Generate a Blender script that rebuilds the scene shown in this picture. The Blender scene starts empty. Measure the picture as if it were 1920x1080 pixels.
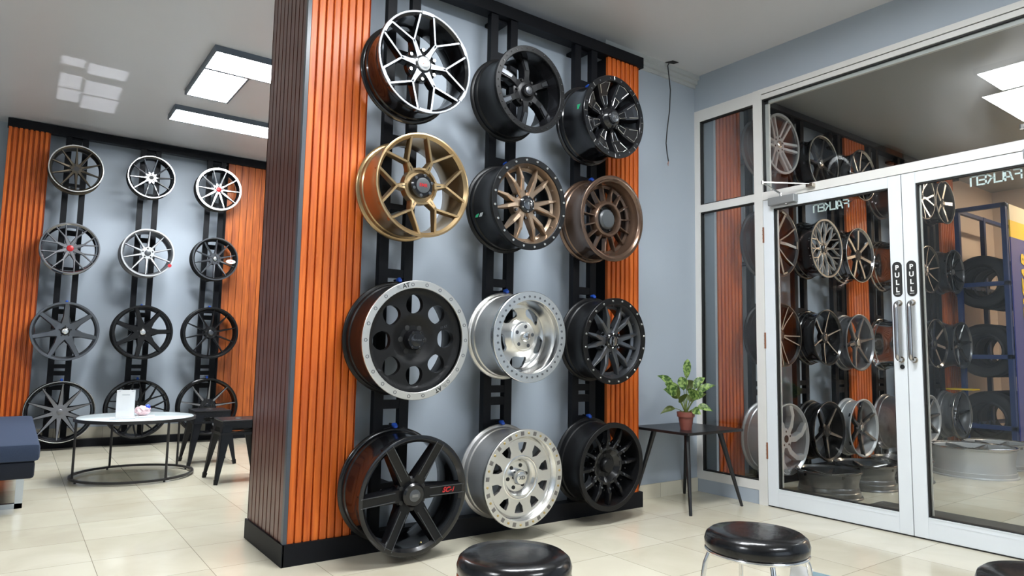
import bpy, bmesh, math, random
from mathutils import Vector, Matrix
random.seed(7)
PI = math.pi
sc = bpy.context.scene
COL = sc.collection

# ------------------------------------------------------------------ camera
F_PX = 1276.8
yaw, pit, rol = math.radians(53.943), math.radians(5.488), math.radians(1.0145)
fw = Vector((math.cos(yaw)*math.cos(pit), math.sin(yaw)*math.cos(pit), math.sin(pit)))
rt = fw.cross(Vector((0, 0, 1))).normalized(); up = rt.cross(fw)
rt2 = rt*math.cos(rol) + up*math.sin(rol); up2 = -rt*math.sin(rol) + up*math.cos(rol)
cam_d = bpy.data.cameras.new('camera'); cam = bpy.data.objects.new('camera', cam_d); COL.objects.link(cam)
cam.matrix_world = Matrix(((rt2.x, up2.x, -fw.x, 0), (rt2.y, up2.y, -fw.y, 0), (rt2.z, up2.z, -fw.z, 1.0), (0, 0, 0, 1)))
cam_d.sensor_width = 36.0; cam_d.lens = F_PX/1920*36.0; cam_d.clip_start = 0.02
sc.camera = cam

# ------------------------------------------------------------------ world, exposure
w = bpy.data.worlds.new('world'); sc.world = w; w.use_nodes = True
w.node_tree.nodes['Background'].inputs[0].default_value = (0.72, 0.85, 1.0, 1)
w.node_tree.nodes['Background'].inputs[1].default_value = 1.1
sc.view_settings.view_transform = 'Standard'; sc.view_settings.look = 'None'
sc.view_settings.exposure = 0.95; sc.view_settings.gamma = 1.0; sc.view_settings.use_curve_mapping = False
LED = 34.0          # radiance of the ceiling panels

# ------------------------------------------------------------------ materials
MATS = {}
def mat(name, col, rough=0.5, metal=0.0, coat=0.0, emit=None, spec=0.5, noise=0.0, nscale=40.0, bump=0.0, bscale=200.0, croug=0.05, aniso=0.0):
    if name in MATS: return MATS[name]
    m = bpy.data.materials.new(name); m.use_nodes = True; nt = m.node_tree; b = nt.nodes['Principled BSDF']
    b.inputs['Base Color'].default_value = (*col, 1); b.inputs['Roughness'].default_value = rough
    b.inputs['Metallic'].default_value = metal; b.inputs['Coat Weight'].default_value = coat
    b.inputs['Coat Roughness'].default_value = croug; b.inputs['Specular IOR Level'].default_value = spec
    if emit:
        b.inputs['Emission Color'].default_value = (*emit[0], 1); b.inputs['Emission Strength'].default_value = emit[1]
    if noise > 0 or bump > 0:
        tc = nt.nodes.new('ShaderNodeTexCoord')
        if noise > 0:
            n = nt.nodes.new('ShaderNodeTexNoise'); n.inputs['Scale'].default_value = nscale; n.inputs['Detail'].default_value = 5
            nt.links.new(tc.outputs['Object'], n.inputs['Vector'])
            r = nt.nodes.new('ShaderNodeMix'); r.data_type = 'RGBA'
            r.inputs[6].default_value = (*[c*(1-noise) for c in col], 1); r.inputs[7].default_value = (*[min(1, c*(1+noise)) for c in col], 1)
            nt.links.new(n.outputs['Fac'], r.inputs[0]); nt.links.new(r.outputs[2], b.inputs['Base Color'])
        if bump > 0:
            n2 = nt.nodes.new('ShaderNodeTexNoise'); n2.inputs['Scale'].default_value = bscale; n2.inputs['Detail'].default_value = 3
            nt.links.new(tc.outputs['Object'], n2.inputs['Vector'])
            bp = nt.nodes.new('ShaderNodeBump'); bp.inputs['Strength'].default_value = bump; bp.inputs['Distance'].default_value = 0.004
            nt.links.new(n2.outputs['Fac'], bp.inputs['Height']); nt.links.new(bp.outputs['Normal'], b.inputs['Normal'])
    MATS[name] = m; return m

def math_node(nt, op, a, b=None):
    n = nt.nodes.new('ShaderNodeMath'); n.operation = op
    for i, v in enumerate((a, b)):
        if v is None: continue
        if isinstance(v, (int, float)): n.inputs[i].default_value = v
        else: nt.links.new(v, n.inputs[i])
    return n.outputs[0]

def wood_mat(name, dark, light, rough=0.42, coat=0.12):
    m = bpy.data.materials.new(name); m.use_nodes = True; nt = m.node_tree; b = nt.nodes['Principled BSDF']
    tc = nt.nodes.new('ShaderNodeTexCoord'); mp = nt.nodes.new('ShaderNodeMapping'); mp.inputs['Scale'].default_value = (28, 28, 1.6)
    nt.links.new(tc.outputs['Object'], mp.inputs['Vector'])
    n = nt.nodes.new('ShaderNodeTexNoise'); n.inputs['Scale'].default_value = 1.3; n.inputs['Detail'].default_value = 7; n.inputs['Distortion'].default_value = 1.2
    nt.links.new(mp.outputs['Vector'], n.inputs['Vector'])
    cr = nt.nodes.new('ShaderNodeValToRGB'); cr.color_ramp.elements[0].position = 0.32; cr.color_ramp.elements[1].position = 0.68
    cr.color_ramp.elements[0].color = (*dark, 1); cr.color_ramp.elements[1].color = (*light, 1)
    nt.links.new(n.outputs['Fac'], cr.inputs['Fac']); nt.links.new(cr.outputs['Color'], b.inputs['Base Color'])
    b.inputs['Roughness'].default_value = rough; b.inputs['Coat Weight'].default_value = coat; b.inputs['Coat Roughness'].default_value = 0.25; b.inputs['Specular IOR Level'].default_value = 0.35
    MATS[name] = m; return m

def tile_mat(name, x0, y0, sx, sy, vertical=False):
    m = bpy.data.materials.new(name); m.use_nodes = True; nt = m.node_tree; b = nt.nodes['Principled BSDF']
    geo = nt.nodes.new('ShaderNodeTexCoord'); sp = nt.nodes.new('ShaderNodeSeparateXYZ'); nt.links.new(geo.outputs['Object'], sp.inputs[0])
    def line(out, o, s):
        u = math_node(nt, 'DIVIDE', math_node(nt, 'SUBTRACT', out, o), s)
        fr = math_node(nt, 'FRACT', math_node(nt, 'ADD', u, 100.0))
        d = math_node(nt, 'MINIMUM', fr, math_node(nt, 'SUBTRACT', 1.0, fr))
        return math_node(nt, 'LESS_THAN', math_node(nt, 'MULTIPLY', d, s), 0.0014), math_node(nt, 'FLOOR', u)
    lx, ix = line(sp.outputs[0], x0, sx)
    if vertical: g = lx; iy = ix
    else:
        ly, iy = line(sp.outputs[1], y0, sy); g = math_node(nt, 'MAXIMUM', lx, ly)
    n = nt.nodes.new('ShaderNodeTexNoise'); n.inputs['Scale'].default_value = 3.0; n.inputs['Detail'].default_value = 6; n.inputs['Distortion'].default_value = 0.8
    nt.links.new(geo.outputs['Object'], n.inputs['Vector'])
    wn = nt.nodes.new('ShaderNodeTexWhiteNoise'); wn.noise_dimensions = '2D'
    cb = nt.nodes.new('ShaderNodeCombineXYZ'); nt.links.new(ix, cb.inputs[0]); nt.links.new(iy, cb.inputs[1]); nt.links.new(cb.outputs[0], wn.inputs['Vector'])
    mix = math_node(nt, 'ADD', math_node(nt, 'MULTIPLY', n.outputs['Fac'], 0.7), math_node(nt, 'MULTIPLY', wn.outputs['Value'], 0.3))
    cr = nt.nodes.new('ShaderNodeValToRGB'); cr.color_ramp.elements[0].position = 0.25; cr.color_ramp.elements[1].position = 0.75
    cr.color_ramp.elements[0].color = (0.55, 0.50, 0.385, 1); cr.color_ramp.elements[1].color = (0.68, 0.64, 0.515, 1)
    nt.links.new(mix, cr.inputs['Fac'])
    mx = nt.nodes.new('ShaderNodeMix'); mx.data_type = 'RGBA'; mx.inputs[7].default_value = (0.27, 0.24, 0.18, 1)
    nt.links.new(g, mx.inputs[0]); nt.links.new(cr.outputs['Color'], mx.inputs[6]); nt.links.new(mx.outputs[2], b.inputs['Base Color'])
    b.inputs['Roughness'].default_value = 0.13; b.inputs['Specular IOR Level'].default_value = 0.5
    bp = nt.nodes.new('ShaderNodeBump'); bp.inputs['Strength'].default_value = 0.05; bp.inputs['Distance'].default_value = 0.02
    nt.links.new(n.outputs['Fac'], bp.inputs['Height']); nt.links.new(bp.outputs['Normal'], b.inputs['Normal'])
    MATS[name] = m; return m

def glass_mat(name, tint=(0.94, 0.96, 0.96), haze=0.007):
    m = bpy.data.materials.new(name); m.use_nodes = True; nt = m.node_tree; nt.nodes.clear()
    out = nt.nodes.new('ShaderNodeOutputMaterial'); tr = nt.nodes.new('ShaderNodeBsdfTransparent'); tr.inputs[0].default_value = (*tint, 1)
    gl = nt.nodes.new('ShaderNodeBsdfGlossy'); gl.inputs['Roughness'].default_value = 0.0
    g2 = nt.nodes.new('ShaderNodeBsdfGlossy'); g2.inputs['Roughness'].default_value = 0.32
    fr = nt.nodes.new('ShaderNodeFresnel'); fr.inputs['IOR'].default_value = 1.5
    m1 = nt.nodes.new('ShaderNodeMixShader'); m2 = nt.nodes.new('ShaderNodeMixShader')
    nt.links.new(fr.outputs[0], m1.inputs[0]); nt.links.new(tr.outputs[0], m1.inputs[1]); nt.links.new(gl.outputs[0], m1.inputs[2])
    tc = nt.nodes.new('ShaderNodeTexCoord'); n = nt.nodes.new('ShaderNodeTexNoise'); n.inputs['Scale'].default_value = 2.2; n.inputs['Detail'].default_value = 9; n.inputs['Distortion'].default_value = 0.6
    nt.links.new(tc.outputs['Object'], n.inputs['Vector'])
    hz = math_node(nt, 'MULTIPLY', math_node(nt, 'MAXIMUM', math_node(nt, 'SUBTRACT', n.outputs['Fac'], 0.35), 0.0), haze*8)
    nt.links.new(hz, m2.inputs[0]); nt.links.new(m1.outputs[0], m2.inputs[1]); nt.links.new(g2.outputs[0], m2.inputs[2])
    nt.links.new(m2.outputs[0], out.inputs[0]); MATS[name] = m; return m

M_black = mat('gloss black paint', (0.006, 0.006, 0.007), 0.2, 0, 0.35, spec=0.3)
M_satin = mat('satin black paint', (0.0055, 0.0055, 0.006), 0.36, 0, 0.0, spec=0.25)
M_matte = mat('matte black paint', (0.006, 0.006, 0.0065), 0.42, spec=0.24)
M_frame = mat('black frame steel', (0.005, 0.0055, 0.0075), 0.5, spec=0.16, noise=0.2, nscale=20)
M_mach = mat('machined aluminium', (0.21, 0.22, 0.235), 0.48, 1.0)
M_alu = mat('brushed aluminium', (0.62, 0.61, 0.585), 0.38, 1.0, noise=0.06, nscale=15)
M_pol = mat('polished aluminium', (0.68, 0.675, 0.66), 0.24, 1.0)
M_chrome = mat('chrome', (0.72, 0.72, 0.72), 0.14, 1.0)
M_dchrome = mat('dark chrome', (0.25, 0.25, 0.26), 0.10, 1.0)
M_gold = mat('gold bronze paint', (0.36, 0.25, 0.13), 0.28, 0.85, 0.3)
M_bronze = mat('bronze paint', (0.30, 0.215, 0.15), 0.30, 0.8, 0.3)
M_brown = mat('brown bronze paint', (0.13, 0.08, 0.055), 0.25, 0.75, 0.4)
M_dbrown = mat('dark bronze metallic', (0.075, 0.06, 0.042), 0.28, 0.85, 0.3)
M_gun = mat('gunmetal paint', (0.10, 0.105, 0.115), 0.3, 0.8, 0.3)
M_grey = mat('grey metallic paint', (0.19, 0.19, 0.20), 0.30, 0.6, 0.2)
M_silver = mat('silver paint', (0.46, 0.47, 0.48), 0.34, 0.35, 0.3)
M_bolt = mat('zinc bolt', (0.78, 0.77, 0.74), 0.2, 1.0)
M_gbolt = mat('gold bolt', (0.50, 0.38, 0.17), 0.3, 1.0)
M_dark = mat('recess shade and plain black', (0.006, 0.006, 0.006), 0.6)  # near-black painted in for shade inside holes and slots; also black print
M_capgrey = mat('grey cap', (0.05, 0.055, 0.06), 0.35)
M_red = mat('red enamel', (0.38, 0.008, 0.012), 0.35)
M_blue = mat('blue rubber', (0.01, 0.07, 0.42), 0.5)
M_green = mat('green sticker', (0.02, 0.35, 0.16), 0.6)
M_white = mat('white sticker', (0.8, 0.8, 0.8), 0.6)
M_wall = mat('blue grey wall paint', (0.37, 0.42, 0.48), 0.55, noise=0.03, nscale=3, bump=0.05, bscale=60)
M_ceil = mat('ceiling paint', (0.55, 0.545, 0.56), 0.38, noise=0.03, nscale=1.5)
M_corn = mat('cornice paint', (0.45, 0.47, 0.47), 0.5)
M_alw = mat('white door paint', (0.70, 0.735, 0.77), 0.35, noise=0.03, nscale=6)
M_alf = mat('off white frame paint', (0.68, 0.67, 0.645), 0.4, noise=0.05, nscale=8)
M_gasket = mat('black gasket', (0.01, 0.01, 0.01), 0.6)
M_rust = mat('rusty hinge', (0.20, 0.07, 0.03), 0.7, noise=0.4, nscale=90)
M_brass = mat('worn brass steel', (0.55, 0.50, 0.42), 0.25, 1.0, noise=0.25, nscale=30)
M_closer = mat('silver closer paint', (0.26, 0.27, 0.275), 0.4, 0.3)
M_vinyl = mat('black vinyl', (0.005, 0.005, 0.006), 0.22, 0, 0.1, spec=0.4, bump=0.35, bscale=22)
M_fab = mat('blue grey fabric', (0.030, 0.045, 0.085), 0.95, noise=0.25, nscale=260, bump=0.4, bscale=300)
M_fabd = mat('dark blue fabric', (0.010, 0.013, 0.022), 0.95, noise=0.25, nscale=260, bump=0.4, bscale=300)
M_tol = mat('black painted steel', (0.008, 0.0085, 0.011), 0.35, spec=0.3)
M_tabtop = mat('frosted white glass', (0.72, 0.80, 0.82), 0.12)
M_rod = mat('black steel rod', (0.02, 0.018, 0.018), 0.4)
M_paper = mat('white paper', (0.92, 0.92, 0.93), 0.6)
M_acr = mat('white acrylic', (0.82, 0.84, 0.86), 0.25)
M_pot = mat('terracotta plastic', (0.19, 0.055, 0.04), 0.5)
M_soil = mat('dark soil', (0.03, 0.02, 0.012), 0.9)
M_bwood = mat('black table wood', (0.008, 0.008, 0.009), 0.32, noise=0.3, nscale=30)
M_led = mat('led diffuser', (0.9, 0.9, 0.9), 0.5, emit=((0.93, 0.97, 1.0), LED))
M_ledl = mat('led diffuser left', (0.9, 0.9, 0.9), 0.5, emit=((0.93, 0.97, 1.0), LED*0.95))
M_ledw = mat('warm led diffuser', (0.9, 0.85, 0.8), 0.5, emit=((1.0, 0.80, 0.58), 34.0))
M_ledf = mat('lamp frame grey', (0.10, 0.12, 0.15), 0.45)
M_cable = mat('black cable', (0.012, 0.012, 0.012), 0.5)
M_peach = mat('peach wall paint', (0.66, 0.54, 0.45), 0.7)
M_rack = mat('blue rack steel', (0.012, 0.035, 0.13), 0.4)
M_signb = mat('blue sign', (0.02, 0.035, 0.22), 0.4)
M_signy = mat('yellow sign', (0.80, 0.52, 0.01), 0.45)
M_signc = mat('cream sign', (0.70, 0.60, 0.42), 0.5)
M_rubber = mat('tyre rubber', (0.007, 0.007, 0.008), 0.65, bump=0.3, bscale=80)
M_decal = mat('pale decal', (0.72, 0.82, 0.80), 0.5)
M_mat = mat('black floor mat', (0.02, 0.021, 0.022), 0.7, bump=0.3, bscale=300)
M_pack = mat('pink white wrapper', (0.85, 0.60, 0.62), 0.35, noise=0.2, nscale=30)
M_wood = wood_mat('orange brown wood', (0.42, 0.070, 0.008), (0.66, 0.150, 0.018))
M_woodd = wood_mat('dark brown slat wood', (0.085, 0.030, 0.022), (0.15, 0.058, 0.042), rough=0.32, coat=0.2)  # darker brown than the wood of the column front
M_wood2 = wood_mat('reddish board wood', (0.22, 0.045, 0.012), (0.50, 0.13, 0.025), rough=0.4)
M_floor = tile_mat('cream floor tile', 0.37, 2.557, 0.4267, 0.415)
M_skirt = tile_mat('cream skirting tile', 3.80, 0, 0.4267, 1, True)
M_glass = glass_mat('window glass')

def leaf_mat():
    m = bpy.data.materials.new('variegated leaf'); m.use_nodes = True; nt = m.node_tree; b = nt.nodes['Principled BSDF']
    tc = nt.nodes.new('ShaderNodeTexCoord'); n = nt.nodes.new('ShaderNodeTexNoise'); n.inputs['Scale'].default_value = 55; n.inputs['Detail'].default_value = 4
    nt.links.new(tc.outputs['Object'], n.inputs['Vector'])
    cr = nt.nodes.new('ShaderNodeValToRGB'); e = cr.color_ramp.elements
    e[0].position = 0.42; e[0].color = (0.055, 0.13, 0.025, 1); e[1].position = 0.62; e[1].color = (0.42, 0.58, 0.18, 1)
    nt.links.new(n.outputs['Fac'], cr.inputs['Fac']); nt.links.new(cr.outputs['Color'], b.inputs['Base Color']); b.inputs['Roughness'].default_value = 0.4
    return m
M_leaf = leaf_mat()
M_leafd = mat('olive leaf', (0.12, 0.16, 0.035), 0.45, noise=0.3, nscale=40)

# ------------------------------------------------------------------ mesh helpers
def obj(name, bm, mats, parent=None, smooth=False, loc=None, rot=None):
    me = bpy.data.meshes.new(name)
    bmesh.ops.recalc_face_normals(bm, faces=bm.faces)
    if smooth:
        for f in bm.faces: f.smooth = True
    bm.to_mesh(me); bm.free()
    for m in (mats if isinstance(mats, (list, tuple)) else [mats]): me.materials.append(m)
    if smooth:
        try: me.set_sharp_from_angle(angle=math.radians(38))
        except Exception: pass
    o = bpy.data.objects.new(name, me); COL.objects.link(o)
    if parent: o.parent = parent
    if loc: o.location = loc
    if rot: o.rotation_euler = rot
    return o
def inst(src, parent, loc=None, rot=None):
    o = src.copy(); COL.objects.link(o); o.parent = parent
    if loc is not None: o.location = loc
    if rot is not None: o.rotation_euler = rot
    return o
def thing(name, label, cat, loc=(0, 0, 0), rot=(0, 0, 0), group=None):
    o = bpy.data.objects.new(name, None); COL.objects.link(o); o.location = loc; o.rotation_euler = rot; o.empty_display_size = 0.05
    o['label'] = label; o['category'] = cat
    if group: o['group'] = group
    return o
def tag(o, label, cat, group=None):
    o['label'] = label; o['category'] = cat
    if group: o['group'] = group
    return o
def struct(o): o['kind'] = 'structure'; return o
def box(bm, x0, x1, y0, y1, z0, z1, mi=0, bev=0.0):
    vs = [bm.verts.new(p) for p in ((x0,y0,z0),(x1,y0,z0),(x1,y1,z0),(x0,y1,z0),(x0,y0,z1),(x1,y0,z1),(x1,y1,z1),(x0,y1,z1))]
    fs = [bm.faces.new([vs[i] for i in q]) for q in ((0,1,2,3),(4,5,6,7),(0,1,5,4),(1,2,6,5),(2,3,7,6),(3,0,4,7))]
    for f in fs: f.material_index = mi
    if bev > 0:
        es = list({e for f in fs for e in f.edges})
        bmesh.ops.bevel(bm, geom=es, offset=bev, segments=2, profile=0.5, affect='EDGES')
    return bm
def nb(): return bmesh.new()
def boxo(name, m, *a, parent=None, bev=0.0): return obj(name, box(nb(), *a, bev=bev), m, parent)
def lathe(bm, prof, n=64, closed=True, axis='Y', mi=0, c=(0, 0, 0)):
    """revolve (r, s). axis 'Y': point = (r cos, -s, r sin) (face looks to -Y); axis 'Z': (r cos, r sin, s)"""
    rings = []
    for r, s in prof:
        ring = []
        for i in range(n):
            a = 2*PI*i/n
            p = (r*math.cos(a), -s, r*math.sin(a)) if axis == 'Y' else (r*math.cos(a), r*math.sin(a), s)
            ring.append(bm.verts.new((p[0]+c[0], p[1]+c[1], p[2]+c[2])))
        rings.append(ring)
    k = len(rings); fs = []
    for j in range(k if closed else k-1):
        A, B = rings[j], rings[(j+1) % k]
        for i in range(n):
            f = bm.faces.new((A[i], A[(i+1) % n], B[(i+1) % n], B[i])); f.material_index = mi; fs.append(f)
    if not closed:
        for R in (rings[0], rings[-1]):
            try: f = bm.faces.new(R); f.material_index = mi
            except Exception: pass
    return fs
def tube(bm, pts, r, n=10, mi=0, closed=False):
    pts = [Vector(p) for p in pts]; rings = []; k = len(pts); prev = None
    rr = r if isinstance(r, (list, tuple)) else [r]*k
    for i, p in enumerate(pts):
        d = (pts[(i+1) % k]-pts[(i-1) % k]) if closed else (pts[min(i+1, k-1)]-pts[max(i-1, 0)])
        d.normalize()
        if prev is None:
            a = d.cross(Vector((0, 0, 1))) if abs(d.z) < 0.9 else d.cross(Vector((1, 0, 0)))
        else: a = prev - d*prev.dot(d)
        a.normalize(); prev = a; b = d.cross(a)
        rings.append([bm.verts.new(p+(a*math.cos(2*PI*j/n)+b*math.sin(2*PI*j/n))*rr[i]) for j in range(n)])
    for i in range(k if closed else k-1):
        A, B = rings[i], rings[(i+1) % k]
        for j in range(n):
            f = bm.faces.new((A[j], A[(j+1) % n], B[(j+1) % n], B[j])); f.material_index = mi
    if not closed:
        bm.faces.new(rings[0][::-1]).material_index = mi; bm.faces.new(rings[-1]).material_index = mi
    return bm
def beam(bm, a, b, wa, wb, mi=0, up=(0, 0, 1)):
    """tapering square bar"""
    a, b = Vector(a), Vector(b); d = (b-a).normalized(); u = Vector(up); x = d.cross(u).normalized(); y = x.cross(d)
    L = []
    for p, (w1, w2) in ((a, wa), (b, wb)):
        L.append([bm.verts.new(p + x*sx*w1/2 + y*sy*w2/2) for sx, sy in ((-1,-1),(1,-1),(1,1),(-1,1))])
    for i in range(4): bm.faces.new((L[0][i], L[0][(i+1)%4], L[1][(i+1)%4], L[1][i])).material_index = mi
    bm.faces.new(L[0]).material_index = mi; bm.faces.new(L[1]).material_index = mi
    return bm
def text_bm(s, size, depth=0.0006, font_shear=0.0, align='CENTER', bold=0.0):
    cu = bpy.data.curves.new('t', 'FONT'); cu.body = s; cu.size = size; cu.extrude = depth; cu.align_x = align; cu.align_y = 'CENTER'; cu.shear = font_shear; cu.offset = bold
    o = bpy.data.objects.new('t', cu); COL.objects.link(o)
    dg = bpy.context.evaluated_depsgraph_get(); me = bpy.data.meshes.new_from_object(o.evaluated_get(dg))
    bm = bmesh.new(); bm.from_mesh(me); bpy.data.objects.remove(o); bpy.data.curves.remove(cu); bpy.data.meshes.remove(me)
    return bm
def xf(bm, M): bmesh.ops.transform(bm, matrix=M, verts=bm.verts); return bm
FACE_Y = Matrix.Rotation(PI/2, 4, 'X')     # text in XY plane -> stands up facing -Y

# ------------------------------------------------------------------ rooms
XD, YW, ZC = 4.215, 3.387, 3.20
YF = 8.30
struct(boxo('floor', M_floor, -3.0, 13.0, -3.5, 8.5, -0.08, 0.0))
struct(boxo('ceiling', M_ceil, -3.1, 4.32, -3.6, 8.5, ZC, ZC+0.1))
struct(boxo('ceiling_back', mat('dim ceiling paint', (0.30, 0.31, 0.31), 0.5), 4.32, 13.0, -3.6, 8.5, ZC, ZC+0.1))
struct(boxo('wall_left', M_wall, -3.1, -3.0, -3.6, 8.5, 0, ZC))
struct(boxo('wall_far', M_wall, -3.0, XD+0.1, YF, YF+0.1, 0, ZC))
struct(boxo('wall_display', M_wall, 1.10, 8.70, YW, 3.835, 0, ZC))
struct(boxo('wall_rack', M_peach, 8.70, 13.0, YW, 3.835, 0, ZC))
struct(boxo('wall_right', M_wall, XD, XD+0.1, 3.84, YF, 0, ZC))
struct(boxo('wall_end', M_peach, 10.2, 10.3, -3.5, YW, 0, ZC))
# back wall with an opening added behind the camera for cool fill and wheel reflections
b = nb(); box(b, -3.0, 0.2, -3.6, -3.5, 0, ZC); box(b, 3.4, XD, -3.6, -3.5, 0, ZC); box(b, 0.2, 3.4, -3.6, -3.5, 2.5, ZC); box(b, 0.2, 3.4, -3.6, -3.5, 0, 0.5)
struct(obj('wall_back', b, M_wall))
wi = struct(thing('fill_window_1', 'x', 'x')); del wi['label']; del wi['category']
b = nb()
for x in (0.2, 1.25, 2.30, 3.35): box(b, x, x+0.05, -3.57, -3.52, 0.5, 2.5)
for z in (0.5, 1.9, 2.45): box(b, 0.2, 3.4, -3.57, -3.52, z, z+0.05)
obj('window_frame', b, M_alf, wi)
struct(boxo('wall_back_room', M_peach, XD+0.1, 10.2, -3.6, -3.5, 0, ZC))
struct(boxo('wall_return', M_wall, XD+0.056, 4.298, 3.25, YW, 0.0, ZC))
# wall over the doors and plinth under the side window
struct(boxo('wall_door', M_wall, XD, XD+0.10, -3.5, YW, 2.92, ZC))
struct(boxo('wall_door_south', M_wall, XD, XD+0.10, -3.5, 0.86, 0, 2.92))
struct(boxo('wall_plinth', M_wall, XD+0.003, XD+0.10, 2.857, YW, 0.0, 0.095))
struct(boxo('baseboard_corner', M_skirt, 3.40, XD, YW-0.008, YW, 0, 0.10))
struct(boxo('baseboard_far', M_skirt, -3.0, XD, YF-0.012, YF, 0, 0.17))
b = nb()
for (a, z0, z1) in ((0.055, 3.165, 3.20), (0.035, 3.135, 3.165), (0.015, 3.11, 3.135)): box(b, 3.2, XD, YW-a, YW, z0, z1)
struct(obj('trim_1', b, M_corn))

# ------------------------------------------------------------------ shop front between the two rooms
X0, X1 = XD, XD+0.055
def yz(name, m, y0, y1, z0, z1, parent=None, x0=X0, x1=X1, bev=0.0): return boxo(name, m, x0, x1, y0, y1, z0, z1, parent=parent, bev=bev)
wf_ = struct(thing('window_2', 'x', 'x')); del wf_['label']; del wf_['category']
b = nb(); box(b, X0, X1, 3.338, YW, 0.095, 2.92); box(b, X0, X1, 2.857, 3.338, 2.83, 2.92); box(b, X0, X1, 2.857, 3.338, 0.095, 0.157); box(b, X0, X1, 2.857, 3.338, 2.109, 2.166)
obj('window_frame', b, M_alf, wf_)
b = nb()
for z0, z1 in ((0.157, 2.109), (2.166, 2.83)):
    for q in ((3.330, 3.338, z0, z1), (2.857, 2.864, z0, z1), (2.857, 3.338, z0, z0+0.008), (2.857, 3.338, z1-0.008, z1)): box(b, X0+0.008, X0+0.04, *q)
obj('gasket', b, M_gasket, wf_)
yz('pane', M_glass, 2.86, 3.335, 0.16, 2.105, wf_, X0+0.022, X0+0.027); yz('pane', M_glass, 2.86, 3.335, 2.17, 2.827, wf_, X0+0.022, X0+0.027)
struct(yz('trim_2', M_alf, 2.790, 2.856, 0.0, 2.92, None, X0-0.006, X1+0.01))
w3 = struct(thing('window_3', 'x', 'x')); del w3['label']; del w3['category']
b = nb(); box(b, X0, X1, 0.93, 2.79, 2.845, 2.878); box(b, X0-0.006, X1, 0.93, 2.79, 2.883, 2.92); box(b, X0-0.004, X1, 0.93, 2.79, 2.109, 2.166); box(b, X0, X1, 0.86, 0.93, 0, 2.92)
obj('window_frame', b, M_alf, w3)
b = nb(); box(b, X0+0.004, X1, 0.93, 2.79, 2.877, 2.884); box(b, X0+0.008, X0+0.04, 0.93, 2.79, 2.837, 2.845); box(b, X0+0.008, X0+0.04, 2.780, 2.79, 2.166, 2.84); box(b, X0+0.008, X0+0.04, 0.93, 2.79, 2.166, 2.171)
obj('gasket', b, M_gasket, w3)
b = nb(); box(b, X0+0.03, X0+0.05, 2.752, 2.779, 2.17, 2.837); box(b, X0+0.03, X0+0.05, 0.93, 2.779, 2.812, 2.837)
obj('glazing_bead', b, M_alf, w3)
yz('pane', M_glass, 0.935, 2.785, 2.168, 2.84, w3, X0+0.022, X0+0.027)

GLYPH = {  # strokes on a 4x5 grid (the decal's square shouldered lettering)
 'F': [((0,0),(0,5)), ((0,5),(4,5)), ((0,2.6),(3.2,2.6))], 'A': [((0,0),(1.7,5)), ((1.7,5),(4,5)), ((4,5),(4,0)), ((1.2,1.7),(4,1.7))],
 'L': [((0,5),(0,0)), ((0,0),(4,0))], 'K': [((0,0),(0,5)), ((0.5,2.3),(4,5)), ((1.6,3.0),(4,0))],
 'E': [((0,0),(0,5)), ((0,5),(4,5)), ((0,2.5),(3.6,2.5)), ((0,0),(4,0))], 'n': [((0,0),(0,5)), ((0,5),(4,5)), ((4,5),(4,0))]}
def falken(parent, ya, yb, z0, z1, x):
    """decal on the outer side of the glass: read mirrored from inside. F sits at yb (right in view = smaller y)"""
    b = nb(); word = 'FALKEn'; W = (ya-yb)/6.0; s = (z1-z0)/5.0; th = 0.0085
    for i, ch in enumerate(word):
        y0 = yb + i*W
        for (p, q) in GLYPH[ch]:
            A = (x, y0+0.006+p[0]/4*W*0.78, z0+p[1]*s); B = (x, y0+0.006+q[0]/4*W*0.78, z0+q[1]*s)
            d = (Vector(B)-Vector(A)).normalized()*th/2
            beam(b, Vector(A)-d, Vector(B)+d, (th, 0.001), (th, 0.001), up=(1, 0, 0))
    obj('lettering', b, M_decal, parent)
def door(n, yl, yr, hinge_left, gl, gr):
    """yl = larger y (left in view)"""
    d = thing('door_%d' % n, 'x', 'x'); del d['label']; del d['category']; struct(d)
    z0, z1 = 0.008, 2.105; a, c = X0-0.002, X0+0.043
    b = nb(); box(b, a, c, gl, yl, z0, z1, bev=0.002); box(b, a, c, yr, gr, z0, z1, bev=0.002); box(b, a, c, gr, gl, z0, 0.125, bev=0.002); box(b, a, c, gr, gl, 2.038, z1, bev=0.002)
    box(b, a-0.002, a+0.003, gr, gl, 0.119, 0.125); box(b, a-0.0015, a+0.003, gr, gl, 0.097, 0.0995)
    obj('door_frame', b, M_alw, d)
    b = nb(); box(b, a+0.01, c-0.008, gl-0.007, gl, 0.125, 2.038); box(b, a+0.01, c-0.008, gr, gr+0.007, 0.125, 2.038); box(b, a+0.01, c-0.008, gr, gl, 0.125, 0.131); box(b, a+0.01, c-0.008, gr, gl, 2.030, 2.038)
    obj('gasket', b, M_gasket, d)
    b = nb(); box(b, c-0.008, c+0.002, gl-0.014, gl-0.007, 0.131, 2.03); box(b, c-0.008, c+0.002, gr+0.007, gr+0.014, 0.131, 2.03)
    obj('glazing_bead', b, M_alf, d)
    yz('pane', M_glass, gr+0.002, gl-0.002, 0.127, 2.036, d, X0+0.02, X0+0.025)
    return d
d1 = door(1, 2.788, 1.863, True, 2.712, 1.937); d2 = door(2, 1.859, 0.932, False, 1.783, 1.008)
falken(d1, 2.432, 2.188, 1.970, 2.018, X0+0.0265); falken(d2, 1.508, 1.262, 1.972, 2.022, X0+0.0265)
b = nb(); box(b, X0+0.002, X0+0.04, 0.93, 2.79, 0.0, 0.007); struct(obj('trim_3', b, M_gasket))
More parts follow.
